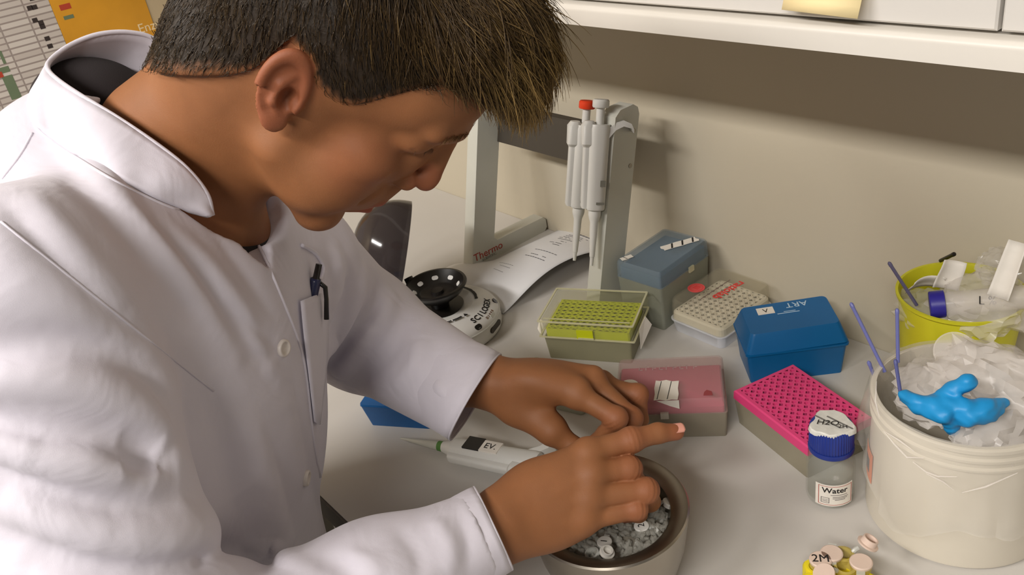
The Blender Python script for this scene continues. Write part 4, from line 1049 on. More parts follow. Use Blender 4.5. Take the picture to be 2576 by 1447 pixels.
def head_fn(P):
    q = (P-HO) @ HR * 1000.0
    f, l, u = q[:, 0], q[:, 1], q[:, 2]; a = np.abs(l); m = np.stack([f, a, u], 1)
    E = lambda c, r: sd_ell(m, c, r); K = lambda A, B, ra, rb: sd_cap(m, A, B, ra, rb)
    d = E((-10, 0, 44), (97, 75, 86))
    d = smin(d, E((-48, 0, 12), (52, 60, 50)), 25)
    d = smin(d, E((-57, 0, -44), (51, 50, 58)), 20)
    d = smin(d, E((42, 0, -38), (52, 51, 66)), 25)
    d = smin(d, E((58, 0, 58), (42, 60, 46)), 20)
    d = smin(d, K((6, 52, -4), (20, 45, -50), 11, 10), 26)
    d = smin(d, K((16, 46, -58), (70, 18, -97), 12, 11), 18)
    d = smin(d, E((78, 0, -95), (16, 24, 14)), 18)
    d = smin(d, E((62, 41, -8), (23, 19, 17)), 18)
    d = smin(d, E((56, 34, -46), (29, 24, 38)), 18)
    d = smin(d, E((80, 0, -48), (21, 28, 27)), 14)
    d = smax(d, -E((108, 34, 26), (14, 17, 8)), 12)
    d = smin(d, K((97, 5, 41), (84, 46, 46), 8, 6), 12)
    d = smin(d, E((86, 15, 18), (10, 9, 12)), 10)
    d = smin(d, E((86, 0, 14), (15, 16, 22)), 8)
    d = smin(d, E((86, 15, -3), (13, 13, 20)), 10)
    d = smin(d, E((76, 33, 27), (14, 17, 12)), 9)
    d = smin(d, K((98.5, 0, 25), (110.5, 0, -2), 8.5, 8.5), 9)
    d = smin(d, E((111, 0, -10), (10, 10, 9)), 7)
    d = smin(d, E((99, 12.5, -17), (10, 6.5, 8)), 6)
    d = smax(d, -E((105, 6.0, -23), (4, 2.6, 3)), 2)
    d = smin(d, K((99, 0, -32), (98.5, 0, -46), 7, 7), 8)
    d = smin(d, K((100.5, 3, -52), (86, 25, -63), 5.2, 2.2), 4)
    d = smin(d, K((98.5, 3, -66), (85, 23, -67), 6.0, 2.4), 4)
    d = smax(d, -K((108, 0, -58.5), (87, 27, -65.5), 1.7, 1.1), 2.0)
    d = smax(d, -E((103, 0, -80), (6, 24, 5)), 15)
    d = smax(d, -K((101, 18, -12), (88, 33, -46), .8, .5), 6)
    d = smax(d, -K((94, 20, 21.5), (81, 47, 25), 1.1, .8), 2.0)
    d = smax(d, -K((95, 20, 33), (81, 46, 38), .7, .5), 3)
    d = d*1.0
    k_ = np.nonzero((a > 50) & (np.abs(f+5) < 42) & (np.abs(u) < 48))[0]
    if len(k_):
        d[k_] = ear_fn(f[k_], a[k_], u[k_], d[k_])
    return d/1000.0
def neck_fn(P):
    T = lambda f, l, u: HO + HR @ (np.array([f, l, u])/1000)
    d = sd_cap(P, T(-24, 0, -18), NB + TU*-.01, .054, .060)
    d = smin(d, sd_cap(P, T(22, 0, -60), NB + TF*.042 - TU*.03, .028, .036), .03)
    d = smin(d, sd_cap(P, NB - TU*.07, SR + (NB-SR)*.45 - TU*.06, .05, .03), .04)
    d = smin(d, sd_cap(P, NB - TU*.07, SL + (NB-SL)*.45 - TU*.06, .05, .03), .04)
    d = smin(d, sd_ell(P, NB - TU*.12 + TF*.01, (.08, .10, .09), TA), .05)
    return d
def headneck_fn(P): return smin(head_fn(P), neck_fn(P), .024)

# ---- hands
RH = dict(w=(1252, 1326, .722),
          i=[(1478, 1140, .752), (1588, 1107, .757), (1655, 1090, .764), (1700, 1087, .769)],
          m=[(1486, 1192, .742), (1582, 1180, .750), (1600, 1214, .782), (1568, 1232, .796)],
          r=[(1478, 1252, .738), (1626, 1234, .744), (1636, 1262, .772), (1600, 1284, .788)],
          p=[(1464, 1308, .736), (1600, 1280, .742), (1606, 1292, .766), (1572, 1298, .782)],
          t=[(1340, 1250, .757), (1440, 1200, .792), (1516, 1172, .800), (1572, 1150, .792)])
LH = dict(w=(1212, 962, .878),
          i=[(1452, 992, .838), (1550, 1052, .826), (1522, 1094, .842), (1484, 1122, .852)],
          m=[(1490, 962, .862), (1588, 1052, .850), (1590, 1108, .866), (1562, 1146, .876)],
          r=[(1512, 972, .886), (1604, 992, .884), (1610, 1056, .890), (1594, 1106, .896)],
          p=[(1526, 992, .906), (1588, 990, .916), (1598, 1044, .922), (1588, 1084, .924)],
          t=[(1300, 1020, .866), (1388, 1082, .848), (1444, 1128, .846), (1488, 1140, .850)])
FR = dict(i=[.0112, .0098, .0086, .0074], m=[.0115, .0100, .0088, .0076], r=[.0110, .0095, .0084, .0072], p=[.0098, .0084, .0074, .0064], t=[.0135, .0120, .0108, .0090])
def hand_fn(P, Hd, elbow, sc=1.0):
    J = {k: ([C3(*q) for q in v] if k != 'w' else C3(*v)) for k, v in Hd.items()}
    w = J['w']; back = w + (elbow-w)/np.linalg.norm(elbow-w)*.12
    kn = [J[k][0] for k in 'imrp']
    pal = (kn[0]+kn[3])/2 - w; across = kn[3]-kn[0]; nrm = np.cross(pal, across); nrm /= np.linalg.norm(nrm)
    if nrm[2] < 0: nrm = -nrm                     # towards the palm side (away from the camera)
    d = sd_cap(P, back, w, .036*sc, .0245*sc)
    A = np.stack([(across/np.linalg.norm(across)), np.cross(nrm, across/np.linalg.norm(across)), nrm], 1)
    # wrist flattened, palm as a fan of metacarpals plus flesh
    for i, k in enumerate('imrp'):
        off = (i-1.5)*.0105
        s = w + across/np.linalg.norm(across)*off
        d = smin(d, sd_cap(P, s + nrm*.002, J[k][0] + nrm*.004, .0150*sc, .0125*sc), .014)
    d = smin(d, sd_ell(P, w*.45 + (kn[0]+kn[3])*.275 + nrm*.010, (np.linalg.norm(across)*.55+.004, .036, .016), A), .02)
    d = smin(d, sd_chain(P, [w + nrm*.008, J['t'][0], J['t'][1]], [.018*sc, .0175*sc, .0135*sc], .014), .02)
    palm = d; d = None
    for k in 'imrpt':
        rad = [x*sc for x in FR[k]]
        pts = J[k]
        f_ = sd_chain(P, pts, rad, .004)
        f_ = smin(f_, np.sqrt(((P-pts[1])**2).sum(-1))-rad[1]*1.04, .006)        # middle joint
        if k != 't':                                                         # skin folds over the middle joint
            t_ = (pts[2]-pts[0])/np.linalg.norm(pts[2]-pts[0]); s_ = (P-pts[1]) @ t_; dors = np.clip(-((P-pts[1]) @ nrm)/.006, 0, 1)
            f_ = f_ + .00028*np.cos(s_*2*np.pi/.0042)*np.exp(-(s_/.0052)**2)*dors*(np.abs(f_) < .006)
        e = smin(palm, f_, .0075 if k != 't' else .009)
        d = e if d is None else smin(d, e, .0012)
    # knuckles and tendons on the back of the hand
    for i, k in enumerate('imrp'):
        d = smin(d, np.sqrt(((P-(J[k][0]-nrm*.004))**2).sum(-1))-.0082*sc, .012)
        a_, b_ = w + across/np.linalg.norm(across)*(i-1.5)*.008 - nrm*.0125, J[k][0]-nrm*.0085
        ds, tt = poly_dist(P, [a_*.6+b_*.4, b_]); d = d - .0009*np.exp(-(ds/.004)**2)
    return d
def rh_fn(P): return hand_fn(P, RH, ER)
ELH = EL + np.array([.0, .05, .0])
def lh_fn(P): return hand_fn(P, LH, ELH, .98)

def clipf(fn, org, dirv):
    dirv = dirv/np.linalg.norm(dirv)
    return lambda P: np.maximum(fn(P), (P-org) @ dirv)
parts = []
def bbox(pts, m): pts = np.array(pts); return pts.min(0)-m, pts.max(0)+m
lo, hi = np.array([-.42, -.36, .46]), np.array([.03, .02, .92])
parts.append(mesh_sdf(clipf(headneck_fn, NB-TU*.10, -TU), lo, hi, .0018))
for fn, Hd, el in ((rh_fn, RH, ER), (lh_fn, LH, EL)):
    w = C3(*Hd['w']); pts = [C3(*q) for k in 'imrpt' for q in Hd[k]] + [w, w+(el-w)/np.linalg.norm(el-w)*.10]
    lo, hi = bbox(pts, .03); parts.append(mesh_sdf(clipf(fn, w+(el-w)/np.linalg.norm(el-w)*.045, el-w), lo, hi, .0014))
# the rest of the body under the clothes, coarser
def under_fn(P):
    d = sd_ell(P, MID - TU*.13, (.08, .12, .15), TA)
    d = smin(d, sd_cap(P, MID - TU*.15, WA, .085, .09), .04)
    d = smin(d, sd_chain(P, [SR, ER, ER+(WR-ER)*.6], [.05, .040, .032], .02), .04)
    d = smin(d, sd_chain(P, [SL, EL, EL+(CUFL-EL)*.6], [.045, .038, .030], .02), .04)
    return d
parts.append(mesh_sdf(under_fn, np.array([-.55, -.2, .42]), np.array([.02, .5, 1.25]), .009))
Vb, Fb, n = [], [], 0
for v, f_ in parts: Vb.append(v); Fb.append(f_+n); n += len(v)
_P = np.concatenate(Vb); _q = (_P-HO) @ HR*1000; _m = np.stack([_q[:, 0], np.abs(_q[:, 1]), _q[:, 2]], 1)
def _g(d, w): return np.exp(-(np.clip(d, 0, None)/w)**2)
blush = np.zeros(len(_P))
blush = np.maximum(blush, .60*_g(np.minimum(sd_cap(_m, np.array([101., 3, -52]), np.array([88., 21, -61]), 5.0, 2), sd_cap(_m, np.array([99., 3, -65]), np.array([87., 19, -66]), 5.5, 2)), 2.0))
blush = np.maximum(blush,   .26*_g(sd_ell(_m, (108, 0, -8), (14, 14, 14)), 6)); blush = np.maximum(blush, .32*_g(sd_ell(_m, (-8, 84, 2), (22, 10, 36)), 6))
blush = np.maximum(blush, .13*_g(sd_ell(_m, (62, 48, -14), (16, 14, 18)), 14))
for Hd in (RH, LH):
    for k in 'imrp':
        blush = np.maximum(blush, .30*np.exp(-(np.sqrt(((_P-C3(*Hd[k][1]))**2).sum(1))/.014)**2)); blush = np.maximum(blush, .45*np.exp(-(np.sqrt(((_P-C3(*Hd[k][3]))**2).sum(1))/.013)**2))
_nt = m_skin.node_tree; _b = _nt.nodes['Principled BSDF']; _src = _b.inputs['Base Color'].links[0].from_socket
_a = _nt.nodes.new('ShaderNodeAttribute'); _a.attribute_name = 'blush'; _mx = _nt.nodes.new('ShaderNodeMix'); _mx.data_type = 'RGBA'
_nt.links.new(_a.outputs['Fac'], _mx.inputs['Factor']); _nt.links.new(_src, _mx.inputs['A']); _mx.inputs['B'].default_value = (*lin((156, 72, 58)), 1); _nt.links.new(_mx.outputs['Result'], _b.inputs['Base Color'])
body = own(np_mesh('body', to_world(np.concatenate(Vb)), np.concatenate(Fb), m_skin)); body['label'] = 'tanned skin of the head, neck and hands'
if len(body.data.vertices) == len(blush): body.data.attributes.new('blush', 'FLOAT', 'POINT').data.foreach_set('value', blush.astype(np.float32))
else: print('BLUSH MISMATCH', len(body.data.vertices), len(blush))

# ---- lab coat
def coat_base(P):
    d = sd_ell(P, MID - TU*.125 + TF*.004, (.106, .150, .19), TA)
    d = smin(d, sd_cap(P, SR + TL*.01, SL - TL*.01, .068, .060), .06)
    d = smin(d, sd_cap(P, NB - TU*.050 - TF*.01, SR, .050, .060), .05)
    d = smin(d, sd_cap(P, NB - TU*.050 - TF*.01, SL, .050, .060), .05)
    d = smin(d, sd_ell(P, NB - TF*.075 - TU*.085, (.085, .115, .115), TA), .05)
    d = smin(d, sd_ell(P, WA + (MID-WA)*.25, (.112, .150, .22), TA), .08)
    d = smin(d, sd_ell(P, WA - TU*.09 + TF*.035, (.135, .160, .18), TA), .06)
    ar = sd_chain(P, [SR, ER, ER+(WR-ER)*.6, WR], [.075, .062, .047, .0345], .03)
    al = sd_chain(P, [SL, EL, CUFL], [.068, .064, .0480], .03)
    d = smin(d, ar, .007); d = smin(d, al, .009)
    return d
FOLDS = [  # photo polyline, half width, height (+ ridge, - groove)
    ([(110, 360), (240, 500), (400, 680), (520, 830)], .016, -.0045),
    ([(170, 350), (330, 520), (470, 690), (600, 900)], .013, .0045),
    ([(300, 480), (430, 610), (560, 760), (660, 920)], .011, -.0040),
    ([(420, 560), (520, 660), (620, 800), (700, 960)], .011, .0035),
    ([(540, 590), (610, 680), (690, 800)], .008, -.0025),
    ([(-160, 540), (0, 640), (150, 760), (330, 880), (470, 1000)], .028, .0060),
    ([(-160, 900), (0, 880), (120, 860), (260, 880), (370, 950), (430, 1060)], .016, -.0090),
    ([(-160, 960), (20, 950), (160, 960), (300, 1000), (400, 1070), (440, 1130)], .015, .0100),
    ([(400, 1166), (340, 1130), (240, 1100), (110, 1090), (-120, 1040)], .010, -.0110),
    ([(400, 1166), (350, 1150), (300, 1150)], .012, -.0160),
    ([(440, 1180), (350, 1190), (220, 1170), (80, 1140), (-140, 1080)], .018, .0100),
    ([(470, 1240), (380, 1280), (240, 1270), (90, 1220), (-140, 1120)], .014, -.0070),
    ([(540, 1330), (420, 1360), (260, 1350), (90, 1290), (-140, 1180)], .020, .0110),
    ([(560, 1390), (420, 1430), (240, 1430), (60, 1370), (-140, 1260)], .016, -.0110),
    ([(640, 1420), (480, 1480), (260, 1510), (40, 1450), (-140, 1340)], .020, .0090),
    ([(560, 1370), (660, 1410), (760, 1447)], .012, -.0070),
    ([(640, 1370), (740, 1420), (820, 1460)], .012, .0050),
    ([(800, 1400), (860, 1420), (900, 1460)], .010, -.0045),
    ([(860, 1390), (930, 1420), (960, 1460)], .010, .0030),
    ([(1000, 1330), (1050, 1390), (1060, 1460)], .012, -.0035),
    ([(1090, 1300), (1130, 1370), (1140, 1450)], .010, .0025),
    ([(1150, 1280), (1175, 1350), (1180, 1430)], .007, -.0020),
    ([(845, 620), (850, 700), (832, 790)], .012, .0050),
    ([(884, 690), (866, 770), (828, 850)], .008, -.0120),
    ([(915, 690), (900, 750), (860, 830), (830, 880)], .010, .0090),
    ([(952, 722), (935, 778), (880, 850), (835, 912)], .008, -.0130),
    ([(985, 750), (950, 815), (890, 890), (850, 950)], .013, .0100),
    ([(1020, 800), (990, 870), (940, 930), (890, 985)], .012, -.0080),
    ([(1060, 850), (1040, 920), (990, 985)], .013, .0050),
    ([(1100, 880), (1085, 940), (1050, 1010)], .010, -.0040),
    ([(1080, 960), (1130, 1000), (1155, 1040)], .009, .0030),
    ([(700, 880), (640, 830), (560, 760)], .008, -.0028),
    ([(700, 890), (660, 900), (600, 900)], .008, -.0020),
    ([(600, 1000), (650, 1150), (690, 1300), (720, 1400)], .026, .0050),
    ([(500, 960), (560, 1100), (590, 1260)], .022, -.0060),
    ([(660, 1050), (710, 1200), (740, 1350)], .014, -.0035),
    ([(740, 960), (765, 1080), (790, 1200), (815, 1320)], .010, -.0035),
    ([(60, 480), (200, 640), (330, 770)], .014, .0040),
    ([(20, 520), (120, 640), (260, 770), (380, 870)], .012, -.0040),
]
FOLD3 = []
def fold_add(P, d):
    for pts, w, amp in FOLD3:
        lo_, hi_ = pts.min(0)-w*2.3, pts.max(0)+w*2.3
        k = np.nonzero(((P > lo_) & (P < hi_)).all(1) & (np.abs(d) < .03))[0]
        if len(k):
            ds, tt = poly_dist(P[k], pts); w = w*.82; d[k] = d[k] - 1.45*amp*np.exp(-(ds/w)**(2 if amp > 0 else 1.3))*np.sin(np.pi*np.clip(tt, .03, .97))**.6
    return d
_q = [spline(pl_, 9) for pl_, _, _ in FOLDS]; _t, _h, _p = trace_many(coat_base, np.concatenate(_q)); _o = 0
for (pl_, w_, amp_), q in zip(FOLDS, _q):
    k = slice(_o, _o+len(q)); _o += len(q); t3 = _p[k][_h[k]]
    if len(t3) > 2: FOLD3.append((t3, w_, amp_))
THROAT = [C3(x_, y_, (trace(coat_base, x_, y_) or .7)+.004) for x_, y_ in ((560, 500), (600, 545), (640, 610), (668, 662))]
def CUT(w, el):
    ax = (w-el)/np.linalg.norm(w-el); vw = w/np.linalg.norm(w); cut = ax - .9*(ax @ vw)*vw; return ax, cut/np.linalg.norm(cut)
def coat_cut(P, d):
    # sleeve ends: open cuffs
    for w, el, tw in ((WR, ER, -.014), (CUFL, EL, -.012)):
        ax, cut = CUT(w, el); near = sd_cap(P, w-ax*.05, w+ax*.10, .085)
        d = np.where(near < 0, np.maximum(d, (P-(w+cut*tw)) @ cut), d)
    # neck opening and the open front below the throat
    d = smax(d, -sd_cap(P, NB - TU*.058 - TF*.012, HO, .082, .09), .006)
    d = smax(d, -sd_ell(P, C3(262, 212, .748), (.050, .042, .046)), .006)
    d = smax(d, -sd_chain(P, THROAT, [.034, .026, .014, .003], .01), .004)
    return d
def coat_fn(P): return coat_cut(P, fold_add(P, coat_base(P)))
lo, hi = np.array([-.62, -.26, .38]), np.array([.04, .52, 1.24])
Vc, Fc = mesh_sdf(coat_fn, lo, hi, .0029)
coat = own(np_mesh('lab_coat', to_world(Vc), Fc, m_coat)); coat['label'] = 'white cotton lab coat'
def ontocoat_many(xy, lift=0.0):
    t, h_, p = trace_many(coat_fn, xy); n_ = grad(coat_fn, p, .002); return h_, p + n_*lift, n_
def ontocoat(px, py, lift=0.0):
    h_, p, n_ = ontocoat_many([(px, py)], lift); return (p[0], n_[0]) if h_[0] else None
def sub(o):           # a part sewn to the coat
    o.parent = coat; o.matrix_parent_inverse = Matrix.Identity(4); return o
# stand-up collar: a band between two loops, 3 mm thick
TOP = [(534, 541, .660), (520, 488, .652), (470, 425, .646), (400, 368, .645), (300, 300, .650), (210, 245, .664), (150, 205, .682), (121, 176, .704), (128, 150, .724), (180, 112, .740), (250, 86, .752), (330, 82, .766), (400, 105, .780), (500, 190, .800), (590, 300, .805), (640, 400, .795), (655, 480, .780), (640, 545, .765)]
BOT = [(508, 540, .0), (470, 530, .0), (425, 514, .0), (368, 489, .0), (290, 450, .0), (208, 401, .0), (140, 358, .0), (85, 312, .0), (66, 285, .735), (90, 262, .760), (150, 245, .780), (230, 235, .795), (310, 240, .805), (400, 270, .815), (500, 290, .825), (585, 390, .820), (640, 480, .805), (655, 570, .785)]
T3 = np.array([C3(*q) for q in TOP]); B3 = []
for (x_, y_, z_), tp in zip(BOT, TOP):
    if z_ == 0: z_ = (trace(coat_base, x_, y_) or tp[2]+.02) + .0012
    B3.append(C3(x_, y_, z_))
B3 = np.array(B3)
Ts, Bs = spline(T3, 85), spline(B3, 85); nC = min(len(Ts), len(Bs)); rows = []
for i in range(nC):
    t_, b_ = Ts[i], Bs[i]; row = []
    for j in range(9):
        v = j/8; p = b_*(1-v)+t_*v; bulge = math.sin(math.pi*v)*.004 + .0022*math.sin(i*.55+v*3)*v*(1-v)*4
        c_ = NB - TU*.02; out_ = p-c_; out_ -= TU*(out_ @ TU); out_ /= np.linalg.norm(out_); row.append(p+out_*bulge)
    rows.append(row)
Vq = to_world(np.array(rows).reshape(-1, 3)); Fq = [(i*9+j, (i+1)*9+j, (i+1)*9+j+1, i*9+j+1) for i in range(nC-1) for j in range(8)]
co = own(add('collar', Vq, Fq, m_coat, None, True)); sm = co.modifiers.new('thickness', 'SOLIDIFY'); sm.thickness = .0032; sm.offset = 0
g = G(); g.tube([tuple(to_world(q)) for q in Ts], .0021, 8); sub(own(g.make('collar_edge', m_coat, None, True)))

# turned cuffs
for w, el, r0, r1, tw in ((WR, ER, .0330, .0362, -.004), (CUFL, EL, .0455, .0496, .002)):
    ax, cut = CUT(w, el); x_ = np.cross(ax, [0, 0, 1.]); x_ /= np.linalg.norm(x_); y_ = np.cross(ax, x_); rows = []
    for j in range(9):
        s_ = j/8; c_ = w + ax*(-.052*(1-s_)) + cut*tw*s_; nn = ax*(1-s_)+cut*s_; nn /= np.linalg.norm(nn); r_ = r0+(r1-r0)*s_ + .0012*math.sin(s_*3.1)
        row = []
        for k in range(56):
            a_ = 2*math.pi*k/56; v_ = x_*math.cos(a_)+y_*math.sin(a_); rr = r_*(1+.02*math.sin(a_*3+s_*2)+.012*math.sin(a_*7+s_*4)); p = v_*rr
            p = p - ax*((p @ nn)/(ax @ nn)); row.append(c_+p)
        rows.append(row)
    g = G(); g.loft([[tuple(q) for q in to_world(np.array(row))] for row in rows], False, False)
    o = sub(own(g.make('cuff', m_coat, None, True))); md = o.modifiers.new('thickness', 'SOLIDIFY'); md.thickness = .0022; md.offset = 0
    for j_ in (8, 6): g = G(); q = [tuple(v) for v in to_world(np.array(rows[j_]))]; g.tube(q+[q[0]], .0013 if j_ == 8 else .0008, 6, False); sub(own(g.make('cuff_stitching', m_coat, None, True)))
# seams, front edge, buttons, breast pocket
def seam(name, pts, r=.0010, lift=-.0003):
    h_, p, n_ = ontocoat_many(spline(pts, 30), lift); q = [tuple(v) for v in to_world(p[h_])]
    if len(q) > 3: return sub(own(G().tube(q, r, 6).make(name, m_coat, None, True)))
seam('yoke_seam', [(2, 557), (150, 675), (300, 795), (420, 890), (538, 984)])
seam('shoulder_seam', [(82, 334), (50, 390), (4, 450)])
seam('collar_seam', [(505, 542), (435, 523), (368, 494), (290, 455), (208, 406), (140, 363), (88, 318)], .0013)
seam('front_edge', [(512, 546), (560, 548), (609, 566), (645, 610), (674, 666), (720, 775), (752, 860), (770, 940), (786, 1080), (806, 1200), (836, 1300)], .0016)
for bx, by in ((712, 876), (770, 1203)):
    r_ = ontocoat(bx, by, .0)
    if r_ is None: continue
    p, n_ = r_; g = G(); g.lathe([(0, .0012), (.0045, .0012), (.0052, .0026), (.0066, .0028), (.0074, .0018), (.0074, -.002)], 24)
    q = V(RC.T @ n_).to_track_quat('Z', 'Y').to_matrix().to_4x4(); q.translation = V(to_world(p)); g.v = [tuple(q @ V(v)) for v in g.v]
    sub(own(g.make('button', M('coat_button', (214, 206, 200), .35), None, True)))
# breast pocket on the far side of the chest
PL = spline([(749, 758), (757, 840), (768, 930), (784, 1060)], 14); PR = spline([(800, 738), (816, 800), (814, 910), (796, 1068)], 14); rows = []
_xy = np.array([a_*(1-k/6)+b_*(k/6) for a_, b_ in zip(PL, PR) for k in range(7)]); _h, _p, _n = ontocoat_many(_xy, .0022)
for i in range(len(_xy)//7):
    row = [_p[i*7+k] if _h[i*7+k] else None for k in range(7)]
    good = [x_ for x_ in row if x_ is not None]
    if not good: continue
    last = good[0]; rr = []
    for x_ in row: last = x_ if x_ is not None else last; rr.append(last)
    rows.append(rr)
Vq = to_world(np.array(rows).reshape(-1, 3)); Fq = [(i*7+j, i*7+j+1, (i+1)*7+j+1, (i+1)*7+j) for i in range(len(rows)-1) for j in range(6)]
pk = sub(own(add('breast_pocket', Vq, Fq, m_coat, None, True))); md = pk.modifiers.new('thickness', 'SOLIDIFY'); md.thickness = .0016
seam('pocket_piping', [(756, 618), (780, 630), (797, 645), (811, 672), (807, 698), (797, 707)], .0018, .001)
# dark shirt inside the collar; its black also stands for the shade there
m_shirt = M('dark_shirt', (34, 28, 30), .9, bump=.2, bscale=800)
def shirt_fn(P): return np.minimum(sd_ell(P, C3(235, 262, .772), (.052, .040, .045)), shirt_neck(P))
def shirt_neck(P): return np.maximum(np.maximum(neck_fn(P)-.012, (P-(NB-TU*.030)) @ (TU+TF*.55)), -((P-(NB-TU*.11)) @ TU))
Vt, Ft = mesh_sdf(shirt_fn, NB-.16, NB+.16, .004)
own(np_mesh('shirt', to_world(Vt), Ft, m_shirt))
# pen in the pocket
m_navy = M('navy_plastic', (38, 42, 72), .3)
pt = ontocoat(782, 700, .005); pb = ontocoat(793, 790, -.006)
if pt and pb:
    a_, b_ = V(to_world(pt[0])), V(to_world(pb[0])); ax = (b_-a_).normalized(); top = a_ - ax*.008
    pen = thing('pen', 'dark ballpoint pen clipped in the breast pocket', 'pen', tuple(top))
    nrm_ = V(RC.T @ pt[1]); nrm_ = (nrm_-ax*nrm_.dot(ax)).normalized()
    def along(prof, mat, name):
        g = G(); g.lathe(prof, 16); q = frame((0, 0, 0), nrm_.cross(ax), nrm_); q2 = Matrix.Identity(4)
        x_ = nrm_; y_ = ax.cross(nrm_)
        g.v = [tuple(x_*v[0]+y_*v[1]+ax*v[2]) for v in g.v]; return g.make(name, mat, pen, True)
    along([(0, -.004), (.0028, -.004), (.0030, .008), (.0042, .009)], m_black, 'push_button')
    along([(.0, .009), (.0046, .009), (.0048, .012), (.0048, .09), (.0030, .118), (0, .122)], m_navy, 'barrel')
    sd_ = -ax.cross(nrm_).normalized()*.0045 + nrm_*.0062
    g = G(); g.tube([sd_*.4+ax*.012, sd_*1.3+ax*.016, sd_*1.45+ax*.026+nrm_*.002, sd_*1.45+ax*.044+nrm_*.006], [.0022, .0022, .0020, .0024], 8); g.make('clip', m_black, pen, True)

# nail of the pointing finger
j2, j3 = C3(*RH['i'][2]), C3(*RH['i'][3]); ax_ = (j3-j2)/np.linalg.norm(j3-j2); up_ = np.array([.25, -.72, -.65]); up_ -= ax_*(up_ @ ax_); up_ /= np.linalg.norm(up_); sd2 = np.cross(ax_, up_)
g = G(); secs = []
for i in range(9):
    t_ = i/8*2-1; hw = .0052*math.sqrt(max(0, 1-max(0, -t_)**4*.6)) * (1 if t_ < .75 else 1-.35*(t_-.75)/.25); row = []
    for k in range(9):
        a_ = (k/8*2-1); x_ = a_*hw; c_ = j3 - ax_*.0005 + ax_*t_*.0062 + sd2*x_ + up_*(.0074+.0006*t_-x_*x_*55); row.append(c_)
    secs.append(row)
Vn = to_world(np.array(secs).reshape(-1, 3)); Fn = [(i*9+j, i*9+j+1, (i+1)*9+j+1, (i+1)*9+j) for i in range(8) for j in range(8)]
o = own(add('fingernail', Vn, Fn, M('nail', (214, 150, 132), .3, coat=.3), None, True)); o.modifiers.new('t', 'SOLIDIFY').thickness = .0008
# ================================================================ hair, brows, lashes, nails
def head_to_world(q): return to_world(HO + (np.asarray(q)/1000.0) @ HR.T)
HL_F = [-130, -100, -89, -75, -59, -44, -35, -31, -28, -6, 0, 11, 22, 30, 37, 47, 57, 70, 85, 96, 110, 160]
HL_U = [-106, -104, -100, -80, -59, -39, -24, -11, 25, 27, 17, 15, 17, 24, 38, 61, 81, 88, 84, 80, 84, 86]
def cap_fn(q):
    """hair mass in the head frame (mm)"""
    f, a, u = q[:, 0], np.abs(q[:, 1]), q[:, 2]; m = np.stack([f, a, u], 1)
    sc = sd_ell(m, (-10, 0, 44), (97, 75, 86)); sc = smin(sc, sd_ell(m, (-48, 0, 12), (52, 60, 50)), 25)
    sc = smin(sc, sd_ell(m, (-57, 0, -44), (51, 50, 58)), 20)
    sc = smin(sc, sd_ell(m, (42, 0, -38), (52, 51, 66)), 25); sc = smin(sc, sd_ell(m, (58, 0, 58), (42, 60, 46)), 20); sc = smin(sc, sd_cap(m, (4, 56, -4), (16, 47, -56), 14, 13), 18)
    nk = sd_cap(m, (-24, 0, -18), (-40, 20, -156), 54.5, 59); sc = smin(sc, nk, 24)
    low = np.interp(f, HL_F, HL_U); up = u-low
    lowS = np.interp(f, [-130, -89, -59, -30, 0, 30, 47, 70, 160], [-100, -96, -58, -10, 20, 28, 61, 86, 88])
    th = np.minimum(np.clip(1.2+.055*(u-lowS), 1.2, 7.5), .5+.25*np.clip(up, 0, 60))
    d = sc-th
    fr = sd_ell(m, (52, 0, 101), (53, 58, 47)); d = smin(d, fr, 22)
    d = smax(d, sd_ell(m, (-10, 0, 44), (150, 90, 150))*.0-1e3, 1) if False else d
    return smax(d, -up*.8, 1.5)
m_hair = bpy.data.materials.new('hair'); m_hair.use_nodes = True
def hair_nodes(m):
    nt = m.node_tree; N = nt.nodes; L = nt.links; b = N['Principled BSDF']; b.inputs['Roughness'].default_value = .42; b.inputs['Specular IOR Level'].default_value = .35
    at_ = N.new('ShaderNodeAttribute'); at_.attribute_name = 'tone'; cr = N.new('ShaderNodeValToRGB'); L.new(at_.outputs['Fac'], cr.inputs['Fac'])
    e = cr.color_ramp.elements; e[0].position = 0; e[0].color = (*lin((34, 24, 13)), 1); e[1].position = 1; e[1].color = (*lin((150, 122, 72)), 1)
    k = e.new(.5); k.color = (*lin((70, 52, 27)), 1); L.new(cr.outputs['Color'], b.inputs['Base Color'])
hair_nodes(m_hair)
m_hairbase = M('hair_base', (40, 29, 17), 0.6, var=.25, vscale=90, bump=.4, bscale=420)
_nt = m_hairbase.node_tree; _b = _nt.nodes['Principled BSDF']; _src = _b.inputs['Base Color'].links[0].from_socket      # cropped hair thins out to skin at its edge
_a = _nt.nodes.new('ShaderNodeAttribute'); _a.attribute_name = 'hair_cover'; _mx = _nt.nodes.new('ShaderNodeMix'); _mx.data_type = 'RGBA'
_mx.inputs['A'].default_value = (*lin((142, 92, 56)), 1); _nt.links.new(_a.outputs['Fac'], _mx.inputs['Factor']); _nt.links.new(_src, _mx.inputs['B']); _nt.links.new(_mx.outputs['Result'], _b.inputs['Base Color'])
Vh, Fh = mesh_sdf(lambda P: cap_fn(P*1000)/1000, np.array([-.135, -.09, -.13]), np.array([.16, .09, .17]), .0026)
hb = own(np_mesh('hair', head_to_world(Vh*1000), Fh, m_hairbase)); hb['label'] = 'short dark blond hair, longer over the forehead'
rng = np.random.default_rng(5)
_q = Vh*1000; _up = _q[:, 2]-np.interp(_q[:, 0], HL_F, HL_U)
_back = np.clip((-_q[:, 0]-20)/30, 0, 1); _w = 7+10*_back
_den = np.clip((_up-1+3*np.sin(_q[:, 0]*.7)*np.sin(_q[:, 2]*.5+_q[:, 1]*.6))/_w, 0, 1)
